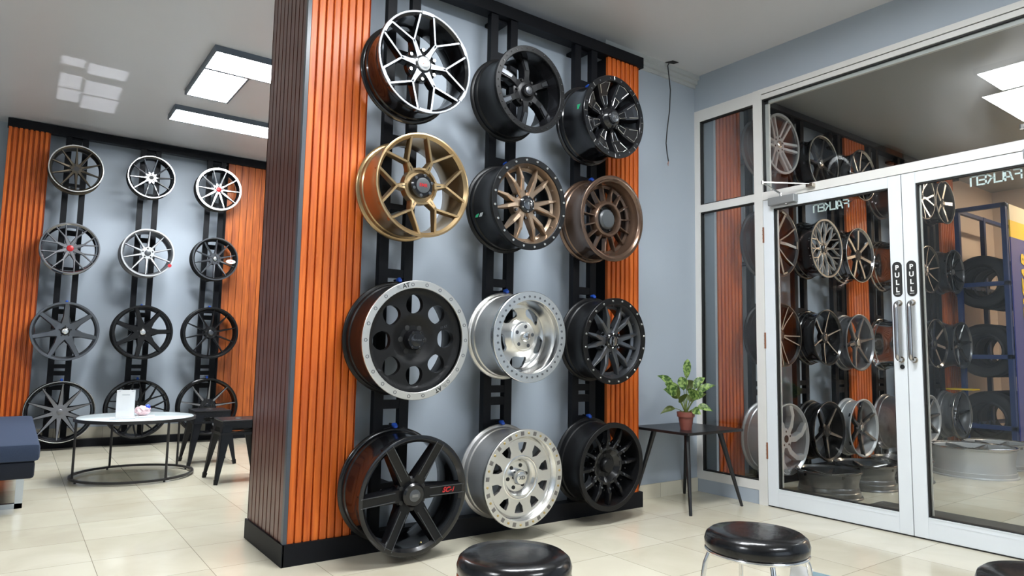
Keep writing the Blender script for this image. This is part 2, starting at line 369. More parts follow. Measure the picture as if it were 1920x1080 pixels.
b = nb(); box(b, X0+0.005, X0+0.035, 1.859, 1.863, 0.008, 2.1); obj('meeting_seal', b, mat('grey seal', (0.15, 0.15, 0.15), 0.6), d1)
for zc in (0.37, 1.12, 1.86):
    b = nb(); lathe(b, [(0.006, zc-0.055), (0.006, zc+0.055)], 10, closed=False, axis='Z', c=(X0-0.004, 2.789, 0))
    for k in range(4): box(b, X0-0.011, X0-0.003, 2.783, 2.795, zc-0.05+k*0.027, zc-0.048+k*0.027)
    obj('door_hinge', b, M_rust, d1)
def part_of(t, d):
    t.parent = d
    for k in ('category', 'group'):
        if k in t: del t[k]
def pull_sign(y, label, d):
    t = thing('pull_sign', label, 'sign', (X0-0.003, y, 1.478), group='black pull signs on the door stiles')
    b = nb(); pts = []
    for i in range(25): a = PI*i/24; pts.append((0.027*math.cos(a), 0.078+0.027*math.sin(a)))
    for i in range(25): a = PI+PI*i/24; pts.append((0.027*math.cos(a), -0.078+0.027*math.sin(a)))
    f = b.faces.new([b.verts.new((0, -p[0], p[1])) for p in pts]); r = bmesh.ops.extrude_face_region(b, geom=[f])
    bmesh.ops.translate(b, vec=(-0.0015, 0, 0), verts=[v for v in r['geom'] if isinstance(v, bmesh.types.BMVert)])
    obj('plate', b, M_gasket, t)
    R = Matrix(((0, 0, -1, 0), (-1, 0, 0, 0), (0, 1, 0, 0), (0, 0, 0, 1)))
    b = nb()
    for i, ch in enumerate('PULL'):
        tb = text_bm(ch, 0.040, 0.0005, bold=0.0012); xf(tb, Matrix.Translation((-0.002, 0, 0.068-i*0.044)) @ R)
        me = bpy.data.meshes.new('x'); tb.to_mesh(me); tb.free(); b.from_mesh(me); bpy.data.meshes.remove(me)
    box(b, -0.0026, -0.0016, -0.012, 0.012, -0.089, -0.086)
    obj('lettering', b, M_white, t); part_of(t, d)
pull_sign(1.900, 'black pill-shaped PULL sign left of the door gap', d1); pull_sign(1.820, 'black pill-shaped PULL sign right of the door gap', d2)
def handle(y, label, d):
    t = thing('pull_handle', label, 'handle', (X0-0.002, y, 1.17), group='worn chrome door handles')
    pts = [(0, 0, 0.166)]
    for i in range(7): a = PI/2*i/6; pts.append((-0.022-0.03*math.sin(a), 0, 0.136+0.03*math.cos(a)))
    pts += [(-0.052, 0, z) for z in (0.1, 0.03, -0.04, -0.1)]
    for i in range(7): a = PI/2*i/6; pts.append((-0.022-0.03*math.cos(a), 0, -0.136-0.03*math.sin(a)))
    pts.append((0, 0, -0.166))
    b = nb(); tube(b, pts, 0.0128, 14); obj('grip', b, mat('worn steel', (0.45, 0.44, 0.44), 0.2, 1.0, noise=0.3, nscale=14), t, smooth=True)
    for z in (0.166, -0.166):
        b = nb(); tube(b, [(0.0, 0, z), (-0.006, 0, z)], 0.018, 16); obj('mounting_rose', b, M_brass, t, smooth=True)
    part_of(t, d)
handle(1.893, 'curved chrome pull handle on the left door leaf, above the keyhole', d1); handle(1.820, 'curved chrome pull handle on the right door leaf', d2)
t = thing('door_lock', 'round keyhole lock below the left door handle', 'lock', (X0-0.002, 1.889, 0.962))
b = nb(); tube(b, [(0, 0, 0), (-0.006, 0, 0)], 0.013, 18); obj('cylinder_rose', b, M_dchrome, t, smooth=True)
b = nb(); box(b, -0.0075, -0.006, -0.002, 0.002, -0.006, 0.006); obj('keyhole', b, M_dark, t); part_of(t, d1)
def closer(y, label, d, mirror=1):
    t = thing('door_closer', label, 'door closer', (X0-0.004, y, 2.077), group='grey hydraulic door closers')
    b = nb(); box(b, -0.05, 0.0, -0.11, 0.09, -0.028, 0.028, bev=0.006); obj('closer_body', b, M_closer, t)
    b = nb(); tube(b, [(-0.03, -0.04*mirror, -0.028), (-0.03, -0.04*mirror, -0.035)], 0.012, 14); obj('spindle_cap', b, M_bolt, t, smooth=True)
    b = nb(); tube(b, [(-0.03, 0.0, 0.028), (-0.03, 0.0, 0.05)], 0.009, 12)
    beam(b, (-0.03, 0.0, 0.047), (-0.155, 0.055*mirror, 0.112), (0.014, 0.006), (0.014, 0.006)); obj('main_arm', b, M_bolt, t)
    b = nb(); beam(b, (-0.155, 0.055*mirror, 0.117), (-0.03, -0.21*mirror, 0.075), (0.014, 0.006), (0.012, 0.006)); tube(b, [(-0.155, 0.055*mirror, 0.102), (-0.155, 0.055*mirror, 0.125)], 0.01, 12); obj('link_arm', b, M_bolt, t)
    b = nb(); box(b, -0.035, 0.0, -0.21*mirror-0.025, -0.21*mirror+0.025, 0.055, 0.079, bev=0.002); obj('arm_bracket', b, M_brass, t); part_of(t, d)
closer(2.63, 'grey door closer with folding arm over the left door leaf', d1)
closer(1.145, 'grey door closer at the right edge over the right door leaf', d2)

# ------------------------------------------------------------------ display frames and slatted cladding
YFR = 3.236
HOOKZ = {1: 2.475+0.30, 2: 1.835+0.30, 3: 1.09+0.295, 4: 0.335+0.30}
def rack(name, label, yf, cols, rail_x, zrail=(3.025, 3.10), base_x=None, yb=None, basez=0.10, bars=((2.745, 2.795), (2.10, 2.15), (1.385, 1.43), (1.31, 1.36), (0.775, 0.815), (0.705, 0.75), (0.565, 0.62))):
    t = thing(name, label, 'display rack'); yb = yb or yf+0.15
    b = nb(); box(b, rail_x[0], rail_x[1], yf-0.012, yf+0.07, *zrail); obj('top_rail', b, M_frame, t)
    bx = base_x or rail_x
    b = nb(); box(b, bx[0], bx[1], yf-0.012, yf+0.06, 0.0, basez); obj('base_rail', b, M_frame, t)
    for c in cols:
        for s in (-1, 1):
            b = nb(); box(b, c+s*0.072-0.026, c+s*0.072+0.026, yf, yf+0.04, basez, zrail[0]); obj('post', b, M_frame, t)
        for z0, z1 in bars:
            b = nb(); box(b, c-0.046, c+0.046, yf+0.002, yf+0.038, z0, z1); obj('crossbar', b, M_frame, t)
        for z in (0.3, 1.75, 2.6):
            b = nb(); box(b, c-0.02, c+0.02, yf+0.04, yb, z, z+0.03); box(b, c-0.046, c+0.046, yf+0.01, yf+0.04, z, z+0.03); obj('wall_bracket', b, M_frame, t)
        b = nb(); box(b, c-0.046, c+0.046, yf+0.04, yb, zrail[0]-0.02, zrail[0]); obj('wall_bracket', b, M_frame, t)
    return t
COLS = (1.600, 2.268, 2.932)
rack('wheel_display_rack', 'black steel rack holding the twelve large wheels beside the column', YFR, COLS, (1.075, 3.465), base_x=(1.068, 3.455), yb=YW)
FCOLS = (0.388, 1.058, 1.725)
rack('wheel_display_rack', 'black steel rack on the far wall behind the round coffee table', 8.08, FCOLS, (-0.19, 2.9), zrail=(3.105, 3.19), base_x=(-0.3, 2.9), yb=YF, basez=0.075)
RCOLS = (4.80, 5.42, 6.04, 6.77, 7.37, 8.00)
rack('wheel_display_rack', 'black steel rack of alloy wheels seen through the glass doors', YFR, RCOLS, (4.29, 8.75), zrail=(3.09, 3.15), yb=YW)

def slats(name, label, m, x0, x1, yf, z0, z1, n, depth=0.02, groove=0.30, group=None, axis='x', back=M_woodd, flat=False):
    """ribbed panel; ribs stand proud of the backing"""
    t = thing(name, label, 'wood panel', group=group); p = (x1-x0)/n
    b = nb()
    prof = []
    for i in range(n):
        a = x0+i*p
        if flat: prof += [(a, 0), (a+p*(1-groove), 0), (a+p*(1-groove), depth), (a+p, depth)]
        else: prof += [(a, depth*0.15), (a+p*0.07, 0), (a+p*(1-groove-0.07), 0), (a+p*(1-groove), depth*0.2), (a+p*(1-groove)+0.0012, depth), (a+p-0.0012, depth)]
    prof.append((x1, depth*0.15 if not flat else 0))
    lo, hi, bk0, bk1 = [], [], [], []
    for (a, d) in prof:
        P = (lambda q, dd, z: (q, yf+dd, z)) if axis == 'x' else (lambda q, dd, z: (yf+dd, q, z))
        lo.append(b.verts.new(P(a, d, z0))); hi.append(b.verts.new(P(a, d, z1)))
        bk0.append(b.verts.new(P(a, depth+0.004, z0))); bk1.append(b.verts.new(P(a, depth+0.004, z1)))
    for i in range(len(prof)-1):
        b.faces.new((lo[i], lo[i+1], hi[i+1], hi[i])); b.faces.new((bk0[i], bk1[i], bk1[i+1], bk0[i+1]))
        b.faces.new((lo[i], bk0[i], bk0[i+1], lo[i+1])); b.faces.new((hi[i], hi[i+1], bk1[i+1], bk1[i]))
    b.faces.new((lo[0], hi[0], bk1[0], bk0[0])); b.faces.new((lo[-1], bk0[-1], bk1[-1], hi[-1]))
    obj('ribbed_cladding', b, m, t)
    return t
def panel_x(label, x0, x1, yf, z0, z1, n, m=M_wood, group='ribbed orange wood panels', flat=False, groove=0.30, depth=0.02):
    t = slats('slat_panel', label, m, x0, x1, yf, z0, z1, n, depth, groove, group, flat=flat)
    b = nb(); box(b, x0+0.002, x1-0.002, yf+depth+0.004, (YW if yf < 5 else YF)-.03, z0, z1); obj('backing_board', b, M_frame, t)
    return t
# column
t = slats('slat_panel', 'tall ribbed orange wood face of the column left of the large wheels', M_wood, 1.090, 1.405, YFR+0.003, 0.10, ZC, 8, 0.016, 0.20)
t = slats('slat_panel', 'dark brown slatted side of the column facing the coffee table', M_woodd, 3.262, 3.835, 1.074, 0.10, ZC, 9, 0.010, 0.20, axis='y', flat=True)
b = nb(); box(b, 1.089, 1.100, 3.262, 3.835, 0.0, ZC); box(b, 1.100, 1.400, 3.262, YW, 0.0, ZC)
struct(obj('wall_column', b, M_frame))
b = nb(); box(b, 1.074, 1.089, YFR-0.001, YFR+0.004, 0.1, ZC); box(b, 1.070, 1.074, YFR-0.001, YFR+0.026, 0.1, ZC); tag(obj('corner_strip', b, mat('grey corner strip', (0.05, 0.06, 0.075), 0.3)), 'thin dark metal corner strip up the edge of the column', 'trim strip')
b = nb(); box(b, 1.064, 1.074, YFR-0.012, 3.845, 0, 0.10); tag(obj('column_plinth', b, M_frame), 'black plinth board at the foot of the dark slatted column side', 'plinth')
panel_x('narrow ribbed orange wood panel right of the large wheels', 3.137, 3.432, YFR+0.003, 0.10, 3.025, 7)
panel_x('ribbed orange wood panel at the left end of the far wall', -0.18, 0.160, 8.065, 0.075, 3.105, 8, groove=0.35, depth=0.028)
panel_x('flat-boarded orange wood panel on the far wall behind the metal stools', 1.855, 2.9, 8.09, 0.075, 3.105, 14, M_wood2, flat=True, groove=0.13, depth=0.016, group=None)
panel_x('ribbed orange wood panel behind the tall side window', 4.30, 4.600, YFR+0.003, 0.10, 3.09, 7)
panel_x('ribbed orange wood panel in the middle of the wall behind the left glass door', 6.22, 6.60, YFR+0.003, 0.10, 3.09, 8)
panel_x('dim ribbed wood panel farthest right behind the right glass door', 8.25, 8.62, YFR+0.003, 0.10, 3.09, 8)

# ------------------------------------------------------------------ ceiling lights
def lamp(label, x0, x1, y0, y1, m=M_led, z=ZC):
    t = thing('ceiling_light', label, 'ceiling light', ((x0+x1)/2, (y0+y1)/2, z), group=None)
    hx, hy = (x1-x0)/2, (y1-y0)/2; f = 0.016
    b = nb(); box(b, -hx, hx, -hy, -hy+f, -0.045, 0); box(b, -hx, hx, hy-f, hy, -0.045, 0); box(b, -hx, -hx+f, -hy+f, hy-f, -0.045, 0); box(b, hx-f, hx, -hy+f, hy-f, -0.045, 0)
    box(b, -hx+f, hx-f, -hy+f, hy-f, -0.01, 0)
    obj('lamp_frame', b, M_ledf, t)
    b = nb(); box(b, -hx+f, hx-f, -hy+f, hy-f, -0.043, -0.038); obj('diffuser', b, m, t)
    return t
lamp('bright rectangular ceiling panel, short leg of the L-shaped pair', 1.035, 1.386, 5.53, 6.23, M_ledl)
lamp('bright long ceiling panel, nearer arm of the L-shaped pair', 1.035, 2.25, 5.14, 5.53, M_ledl)
lamp('slim bright ceiling strip panel closest to the far wall', 1.035, 2.25, 6.66, 7.03, M_ledl)
lamp('white ceiling panel seen reflected in the transom glass', 1.03, 2.23, 1.80, 2.13)
lamp('square white ceiling panel seen reflected in the transom glass', 2.23, 2.77, 1.43, 1.975)
lamp('added fill panel on the ceiling behind the camera', 1.4, 2.6, -1.4, -1.0)  # fill light added out of view behind the camera
lamp('added fill panel on the ceiling by the left wall', -2.4, -1.2, 1.0, 1.4)  # unseen panel added as fill for the left part
lamp('added ceiling panel brightening the room behind the glass', 5.0, 6.2, .55, .95)  # unseen lamp, put in to brighten the other room
lamp('second added ceiling panel brightening the room behind the glass', 6.9, 8.1, -1.2, -.9)  # another lamp out of view, added for brightness in there
lamp('warm ceiling panel over the tyre rack', 8.9, 9.9, 1.7, 2.0, M_ledw)

# ------------------------------------------------------------------ wheels
# local frame: axis along -Y, back flange at y=0, face plane at y=-W. Angles counter-clockwise from +X as seen from the front.
def barrel(parent, R, W, m_out, m_in=None, lipw=0.010, n=72, deep=0.045, step=0.0):
    R1 = R
    p = [(R, 0.0), (R, 0.008), (R-0.004, 0.013), (R-0.014, 0.016), (R-0.015, 0.045), (R-0.021, 0.050), (R-0.022, 0.056),
         (R-0.024, 0.075), (R-deep*0.62, W*0.42), (R-deep*0.62, W*0.55), (R-0.022, W*0.70), (R-0.016, W-0.045), (R-0.014, W-0.018), (R1-0.003, W-0.013), (R1, W-0.008), (R1, W-0.002), (R1-0.003, W)]
    b = nb(); lathe(b, p + [(R1-lipw, W), (R1-lipw-0.006, W-0.006), (R1-lipw-0.014, W-0.014), (R1-0.026, W-0.035)] + [(R-0.030, W*0.6), (R-deep*0.62-0.010, W*0.5), (R-deep*0.62-0.010, W*0.38), (R-0.032, 0.06), (R-0.026, 0.015), (R-0.012, 0.0)], n)
    return obj('barrel', b, m_out, parent, smooth=True)
def arm_geo(bm, pts, R, W, chamf=0.25, front=0, side=1, backw=1.25):
    """pts: (r/R, ang_deg, width/R, offset from front plane (m), thickness (m))"""
    C = []
    for (r, a, wd, off, th) in pts:
        a = math.radians(a); C.append((Vector((r*R*math.cos(a), 0, r*R*math.sin(a))), wd*R, W+off, th))
    rings = []
    for i, (c, wd, s, th) in enumerate(C):
        d = C[min(i+1, len(C)-1)][0]-C[max(i-1, 0)][0]; d.normalize(); n = Vector((-d.z, 0, d.x))
        sec = [(-0.5*wd*backw, s-th), (-0.5*wd, s-chamf*wd), (-0.5*wd*(1-chamf*1.1), s), (0.5*wd*(1-chamf*1.1), s), (0.5*wd, s-chamf*wd), (0.5*wd*backw, s-th)]
        rings.append([bm.verts.new(c+n*u+Vector((0, -v, 0))) for u, v in sec])
    for i in range(len(rings)-1):
        A, B = rings[i], rings[i+1]
        for j in range(6):
            f = bm.faces.new((A[j], A[(j+1) % 6], B[(j+1) % 6], B[j])); f.material_index = front if j == 2 else side
    bm.faces.new(rings[0]).material_index = side; bm.faces.new(rings[-1][::-1]).material_index = side
def spokes(parent, N, arms, R, W, mf, ms, rot=0.0, **k):
    b = nb()
    for A in arms: arm_geo(b, A, R, W, **k)
    o = obj('spoke', b, [mf, ms], parent, rot=(0, -math.radians(rot), 0))
    for i in range(1, N): inst(o, parent, rot=(0, -math.radians(rot+360.0*i/N), 0))
    return o
def plate(parent, N, r0, r1, hole, sfn, R, W, m, rot=0.0, th=0.02, K=56, M=5, name='face_plate', mh=None):
    """annular plate with N holes. hole(phi)->radius (in R units) about centre rc; sfn(r/R)->offset"""
    b = nb(); rc, hf = hole; half = PI/N
    for c in range(N):
        a0 = math.radians(rot)+2*PI*c/N
        U = half*rc; seq = []
        q = K//4
        cs = [(-U, r0-rc), (U, r0-rc), (U, r1-rc), (-U, r1-rc)]
        for s in range(4):
            A, B = cs[s], cs[(s+1) % 4]
            for i in range(q): seq.append((A[0]+(B[0]-A[0])*i/q, A[1]+(B[1]-A[1])*i/q))
        rings = []
        for j in range(M+1):
            tt = j/M; ring = []
            for (u, v) in seq:
                phi = math.atan2(v, u); h = hf(phi); L = math.hypot(u, v); hu, hv = h*math.cos(phi), h*math.sin(phi)
                uu, vv = hu+(u-hu)*tt, hv+(v-hv)*tt
                r = rc+vv; a = a0+uu/rc*(1.0 if tt == 1 else (tt + (1-tt)*rc/max(r, 0.05)))
                ring.append(b.verts.new((r*R*math.cos(a), -(W+sfn(r)), r*R*math.sin(a))))
            rings.append(ring)
        wall = [b.verts.new((v.co.x*1.0, v.co.y+th, v.co.z)) for v in rings[0]]
        k = len(seq)
        for i in range(k):
            for j in range(M): b.faces.new((rings[j][i], rings[j][(i+1) % k], rings[j+1][(i+1) % k], rings[j+1][i]))
            f = b.faces.new((wall[i], wall[(i+1) % k], rings[0][(i+1) % k], rings[0][i])); f.material_index = 1
        back = [b.verts.new((v.co.x, v.co.y+th, v.co.z)) for v in rings[-1]]
        for i in range(k): b.faces.new((wall[i], back[i], back[(i+1) % k], wall[(i+1) % k])).material_index = 1
    bmesh.ops.remove_doubles(b, verts=b.verts, dist=0.0004)
    return obj(name, b, [m, mh or m], parent, smooth=True)
def disc(parent, name, prof, m, R, W, n=48):
    """lathed solid: prof (r/R, off) from outside in; closed on axis by a back face"""
    b = nb(); P = [(r*R, W+o) for r, o in prof]
    lathe(b, P, n, closed=False)
    return obj(name, b, m, parent, smooth=True)
def ring(parent, name, r0, r1, off, th, m, R, W, n=72, bev=0.002):
    b = nb(); a, c = r0*R, r1*R; s = W+off
    lathe(b, [(a, s-bev), (a+bev, s), (c-bev, s), (c, s-bev), (c, s-th), (a, s-th)], n)
    return obj(name, b, m, parent, smooth=True)
def studs(parent, name, N, r, rad, off, h, m, R, W, rot=0.0, sides=10, hollow=False, skip=()):
    b = nb()
    if hollow: lathe(b, [(rad, 0), (rad, h), (rad*0.7, h), (rad*0.7, 0)], 16)
    else: lathe(b, [(rad, 0), (rad, h*0.7), (rad*0.8, h)], sides, closed=False)
    o = None
    for i in range(N):
        if i in skip: continue
        a = math.radians(rot+360.0*i/N); loc = (r*R*math.cos(a), -(W+off), r*R*math.sin(a)); ro = (0, -a, 0)
        if o is None: o = obj(name, b, m, parent, smooth=not hollow, loc=loc, rot=ro)
        else: inst(o, parent, loc, ro)
    return o
def lugs(parent, N, R, W, off, r=0.30, rot=30, m=None, rad=0.010, h=0.006):
    studs(parent, 'lug_nut', N, r, rad, off, h, m or M_chrome, R, W, rot, sides=6)
def holes(parent, N, R, W, off, r=0.30, rot=30, rad=0.013, m=None):
    studs(parent, 'lug_hole', N, r, rad, off, 0.0015, m or M_dark, R, W, rot, sides=16)  # flat discs coloured dark like the shade inside lug holes
def cap(parent, R, W, off, r, h, m, m2=None, r2=0.6, txt=None, mt=None, ts=0.03):
    b = nb(); lathe(b, [(r*R, W+off), (r*R, W+off+h*0.7), (r*R*0.85, W+off+h)], 32, closed=False); c = obj('center_cap', b, m, parent, smooth=True)
    if m2:
        b = nb(); lathe(b, [(r*R*r2, W+off+h), (r*R*r2, W+off+h+0.002), (r*R*r2*0.9, W+off+h+0.003)], 32, closed=False); obj('cap_badge', b, m2, c, smooth=True)
    if txt:
        tb = text_bm(txt, ts, 0.0004, bold=0.0004); xf(tb, Matrix.Translation((0, -(W+off+h+0.0042), 0)) @ FACE_Y); obj('cap_lettering', tb, mt or M_white, c)
    return c
def valve(parent, R, W, ang, m=None):
    a = math.radians(ang); b = nb(); p = Vector(((R-0.03)*math.cos(a), -(W-0.05), (R-0.03)*math.sin(a)))
    tube(b, [p, p+Vector((-0.012*math.cos(a), -0.022, -0.012*math.sin(a)))], 0.0035, 8); obj('valve_stem', b, m or M_gbolt, parent, smooth=True)
def poly_hole(pts):
    """star shaped polygon about origin: ray distance"""
    def f(phi):
        d = (math.cos(phi), math.sin(phi)); best = 0.01
        for i in range(len(pts)):
            (ax, ay), (bx, by) = pts[i], pts[(i+1) % len(pts)]
            ex, ey = bx-ax, by-ay; den = d[0]*ey-d[1]*ex
            if abs(den) < 1e-9: continue
            t = (ax*ey-ay*ex)/den; s = (ax*d[1]-ay*d[0])/den
            if t > 0 and -1e-6 <= s <= 1+1e-6: best = max(best, t)
        return best
    return f
def rounded(f, p=0.5, n=5):
    return lambda phi: sum(f(phi+(k-n//2)*p/n) for k in range(n))/n

G1 = 'large wheels on the rack beside the column'
def W0(label, x, z, R, W, tilt, y=3.2, group=None):
    t = thing('alloy_wheel', label, 'wheel', (x, y, z), (math.radians(tilt), 0, 0), group); return t

def y_spokes(t, R, W, mf, ms, rot, jr=0.44, spread=21, wid=0.055, hub=0.10, th=0.045, conc=-0.022, hubw=0.11, stem=True):
    arms = []
    for s in (-1, 1): arms.append([(jr-0.03, s*0.5, wid*0.9, conc, th), (jr+0.02, s*1.0, wid*0.9, conc, th), (0.985, s*spread, wid, -0.003, th*0.7)])
    if stem: arms.append([(0.12, 0, hubw*1.5, conc*1.5, th), (0.28, 0, hubw, conc*1.35, th), (jr, 0, hubw*0.82, conc, th), (jr+0.035, 0, hubw*0.55, conc, th)])
    return spokes(t, 6, arms, R, W, mf, ms, rot)

# --- row 1
t = W0('black wheel with silver Y spokes, top left of the large wheels beside the column', 1.604, 2.474, .266, .220, 0)
R, W = .266, .220
barrel(t, R, W, M_black); ring(t, 'machined_lip', .955, 1.0, 0.001, .006, M_mach, R, W)
y_spokes(t, R, W, M_mach, M_black, 0, hubw=.12, wid=.052, spread=22, jr=.46)
disc(t, 'hub', [(.33, -.085), (.33, -.055), (.26, -.045), (.16, -.03), (0.0001, -.03)], M_black, R, W)
b = nb(); arm_geo(b, [(.965, -7.5, .07, .003, .012), (.967, 0, .07, .003, .012), (.965, 7.5, .07, .003, .012)], R, W, chamf=.1)
o = obj('rim_accent', b, M_mach, t, rot=(0, -math.radians(30), 0))
for i in range(1, 6): inst(o, t, rot=(0, -math.radians(30+60*i), 0))
lugs(t, 6, R, W, -.05, .29, 30, M_chrome, .011, .014); cap(t, R, W, -.03, .135, .012, M_silver, M_bolt, .75, 'LG', M_red, .018)

t = W0('satin black deep-dish six-spoke wheel with bolted ring, top middle of the large wheels', 2.253, 2.488, .245, .256, 1.6)
R, W = .245, .256
barrel(t, R, W, M_satin); rg = ring(t, 'beadlock_ring', .865, 1.0, .004, .02, M_satin, R, W)
studs(rg, 'bolt', 36, .935, .0045, .004, .005, M_dchrome, R, W)
b = nb(); lathe(b, [(.865*R, W-.006), (.865*R, W-.016), (.80*R, W-.075), (.79*R, W-.085), (.83*R, W-.08), (.88*R, W-.012)], 72); obj('dish_wall', b, M_black, t, smooth=True)
spokes(t, 6, [[(.15, 0, .20, -.05, .05), (.35, 0, .15, -.045, .05), (.50, 0, .16, -.045, .05), (.82, 0, .22, -.075, .04)]], R, W, M_satin, M_black, 30, chamf=.12)
spokes(t, 6, [[(.50, 0, .085, -.041, .01), (.78, 0, .12, -.066, .01)]], R, W, M_gun, M_black, 30, chamf=.05)
disc(t, 'hub', [(.34, -.10), (.33, -.06), (.25, -.05), (.2, -.045), (.0001, -.045)], M_satin, R, W)
lugs(t, 6, R, W, -.052, .27, 0, M_dchrome, .009, .012); cap(t, R, W, -.045, .15, .025, M_black, M_gun, .6, 'F', M_bolt, .022)

t = W0('gloss black wheel with milled silver window outlines, top right of the large wheels', 2.900, 2.471, .256, .262, 1.5)
R, W = .256, .262
barrel(t, R, W, M_black); rg = ring(t, 'outer_ring', .87, 1.0, .002, .02, M_black, R, W)
studs(rg, 'bolt', 16, .93, .005, .002, .003, M_gun, R, W, 11)
spokes(t, 8, [[(.14, 0, .12, -.045, .06), (.30, 0, .13, -.05, .06), (.55, 0, .27, -.045, .05), (.76, 0, .40, -.02, .04), (.90, 0, .42, -.002, .03)]], R, W, M_black, M_black, 22.5, chamf=.04)
b = nb()
def P2(r, a, o): a = math.radians(a); return (r*R*math.cos(a), -(W+o), r*R*math.sin(a))
tube(b, [P2(.64, -9, -.033), P2(.84, -11.5, -.006), P2(.855, 0, -.004), P2(.84, 11.5, -.006), P2(.64, 9, -.033)], .0021, 6)
tube(b, [P2(.34, -4, -.045), P2(.36, -9, -.045), P2(.56, -9, -.041), P2(.57, 7, -.041), P2(.36, 7, -.045)], .0021, 6)
tube(b, [P2(.90, -20, .002), P2(.995, -19.5, .004)], .0022, 6)
o = obj('milled_outline', b, M_pol, t, rot=(0, -math.radians(22.5), 0))
for i in range(1, 8): inst(o, t, rot=(0, -math.radians(22.5+45*i), 0))
disc(t, 'hub', [(.30, -.09), (.30, -.04), (.24, -.02), (.20, -.01), (.0001, -.008)], M_black, R, W)
holes(t, 6, R, W, -.03, .26, 10, .009); cap(t, R, W, -.01, .16, .012, M_black, M_gun, .8, 'XD', M_bolt, .026)
b = nb(); box(b, -.012, .012, -.001, .001, -.014, .014); a = math.radians(167); obj('green_sticker', b, M_green, t, loc=(-(R-.018)*.985, -(W-.07), .03), rot=(0, 0, PI/2+.1))['label'] = 'small green sticker'

# --- row 2
t = W0('gold bronze Y-spoke wheel with red cap badge, second row beside the column', 1.601, 1.836, .262, .244, 1.8)
R, W = .262, .244
barrel(t, R, W, M_gold)
sp = [[(.40, 0, .05, -.024, .04), (.30, 27, .055, -.034, .04)], [(.40, 0, .05, -.024, .04), (.30, -27, .055, -.034, .04)]]
y_spokes(t, R, W, M_gold, M_gold, 8, jr=.51, spread=20.5, wid=.055, conc=-.024, stem=False)
spokes(t, 6, [[(.345, 9, .05, -.034, .035), (.335, 20, .05, -.036, .035), (.338, 31, .05, -.036, .035)], [(.345, -9, .05, -.034, .035), (.335, -20, .05, -.036, .035), (.338, -31, .05, -.036, .035)], [(.30, 0, .17, -.038, .04), (.40, 0, .12, -.030, .04), (.50, 0, .085, -.024, .04), (.53, 0, .05, -.024, .04)]], R, W, M_gold, M_gold, 8)
o = spokes(t, 6, [[(.32, 0, .018, -.0365, .003), (.42, 0, .022, -.028, .003)]], R, W, M_dark, M_dark, 8); [setattr(q, 'name', 'spoke_slot') for q in t.children if q.data == o.data]
disc(t, 'hub', [(.355, -.085), (.35, -.055), (.0001, -.045)], M_gold, R, W)
c = cap(t, R, W, -.045, .235, .032, M_black, M_capgrey, .62, 'EMR', M_red, .024)
studs(c, 'cap_notch', 6, .20, .008, -.014, .004, M_gun, R, W, 20)

def twin12(label, x, z, R, W, tilt, mf, rot=0, y=3.2):
    t = W0(label, x, z, R, W, tilt, y)
    barrel(t, R, W, M_satin); rg = ring(t, 'beadlock_ring', .865, 1.0, .004, .02, M_satin, R, W)
    studs(rg, 'bolt', 20, .935, .0072, .004, .007, M_bolt, R, W, 9)
    b = nb(); lathe(b, [(.868*R, W-.004), (.858*R, W-.004), (.83*R, W-.02), (.80*R, W-.05), (.74*R, W-.058), (.74*R, W-.066), (.83*R, W-.06), (.875*R, W-.015)], 72); inner = obj('inner_ring', b, mf, t, smooth=True)
    studs(inner, 'ring_stud', 6, .815, .006, -.045, .02, mf, R, W, 30)
    arms = [[(.16, s*3, .14, -.030, .05), (.30, s*6.5, .115, -.026, .05), (.56, s*12, .085, -.010, .045), (.85, s*12.5, .035, -.026, .02)] for s in (-1, 1)]
    spokes(t, 6, arms, R, W, mf, mf, rot, chamf=.3)
    disc(t, 'hub', [(.33, -.09), (.31, -.05), (.24, -.04), (.0001, -.04)], mf, R, W)
    lugs(t, 6, R, W, -.045, .29, 30, M_dchrome, .009, .012)
    c = cap(t, R, W, -.04, .19, .024, M_black, M_dchrome, .62, 'F', M_bolt, .024); studs(c, 'cap_notch', 6, .16, .006, -.016, .003, M_bolt, R, W, 30, sides=4)
    return t
t = twin12('black wheel with bronze twin spokes and bolted ring, centre of second row', 2.255, 1.836, .258, .257, 2.0, M_bronze)
for (zz, yy, m, nme) in ((-.075, .155, M_green, 'green_sticker'), (-.075, .195, M_silver, 'grey_sticker')):
    b = nb(); box(b, -.0006, .0006, -.013, .013, -.012, .012); obj(nme, b, m, t, loc=(-math.sqrt((.258-.02)**2-zz**2), -yy+.08, zz), rot=(0, .3, 0))

t = W0('brown bronze deep-lip wheel with fifteen thin fins, right end of the second row', 2.934, 1.849, .266, .218, 2.6)
R, W = .266, .218
barrel(t, R, W, M_brown, lipw=.02)
b = nb(); lathe(b, [(.93*R, W), (.925*R, W-.003), (.865*R, W-.012), (.84*R, W-.040), (.815*R, W-.05), (.80*R, W-.075), (.74*R, W-.08), (.74*R, W-.09), (.85*R, W-.085), (.93*R, W-.02)], 72); obj('stepped_lip', b, M_brown, t, smooth=True)
spokes(t, 15, [[(.38, 0, .05, -.045, .04), (.60, 0, .035, -.055, .035), (.79, 0, .03, -.058, .03)]], R, W, M_brown, M_brown, 6, chamf=.35)
b = nb(); lathe(b, [(.45*R, W-.07), (.43*R, W-.048), (.39*R, W-.036), (.35*R, W-.036), (.32*R, W-.05), (.31*R, W-.075), (.29*R, W-.09), (.45*R, W-.09)], 48); obj('hub_ring', b, M_brown, t, smooth=True)
disc(t, 'hub', [(.31, -.095), (.31, -.078), (.0001, -.078)], M_dark, R, W)
cap(t, R, W, -.078, .235, .034, M_capgrey, M_capgrey, .8); lugs(t, 6, R, W, -.078, .27, 0, M_dchrome, .006, .012)

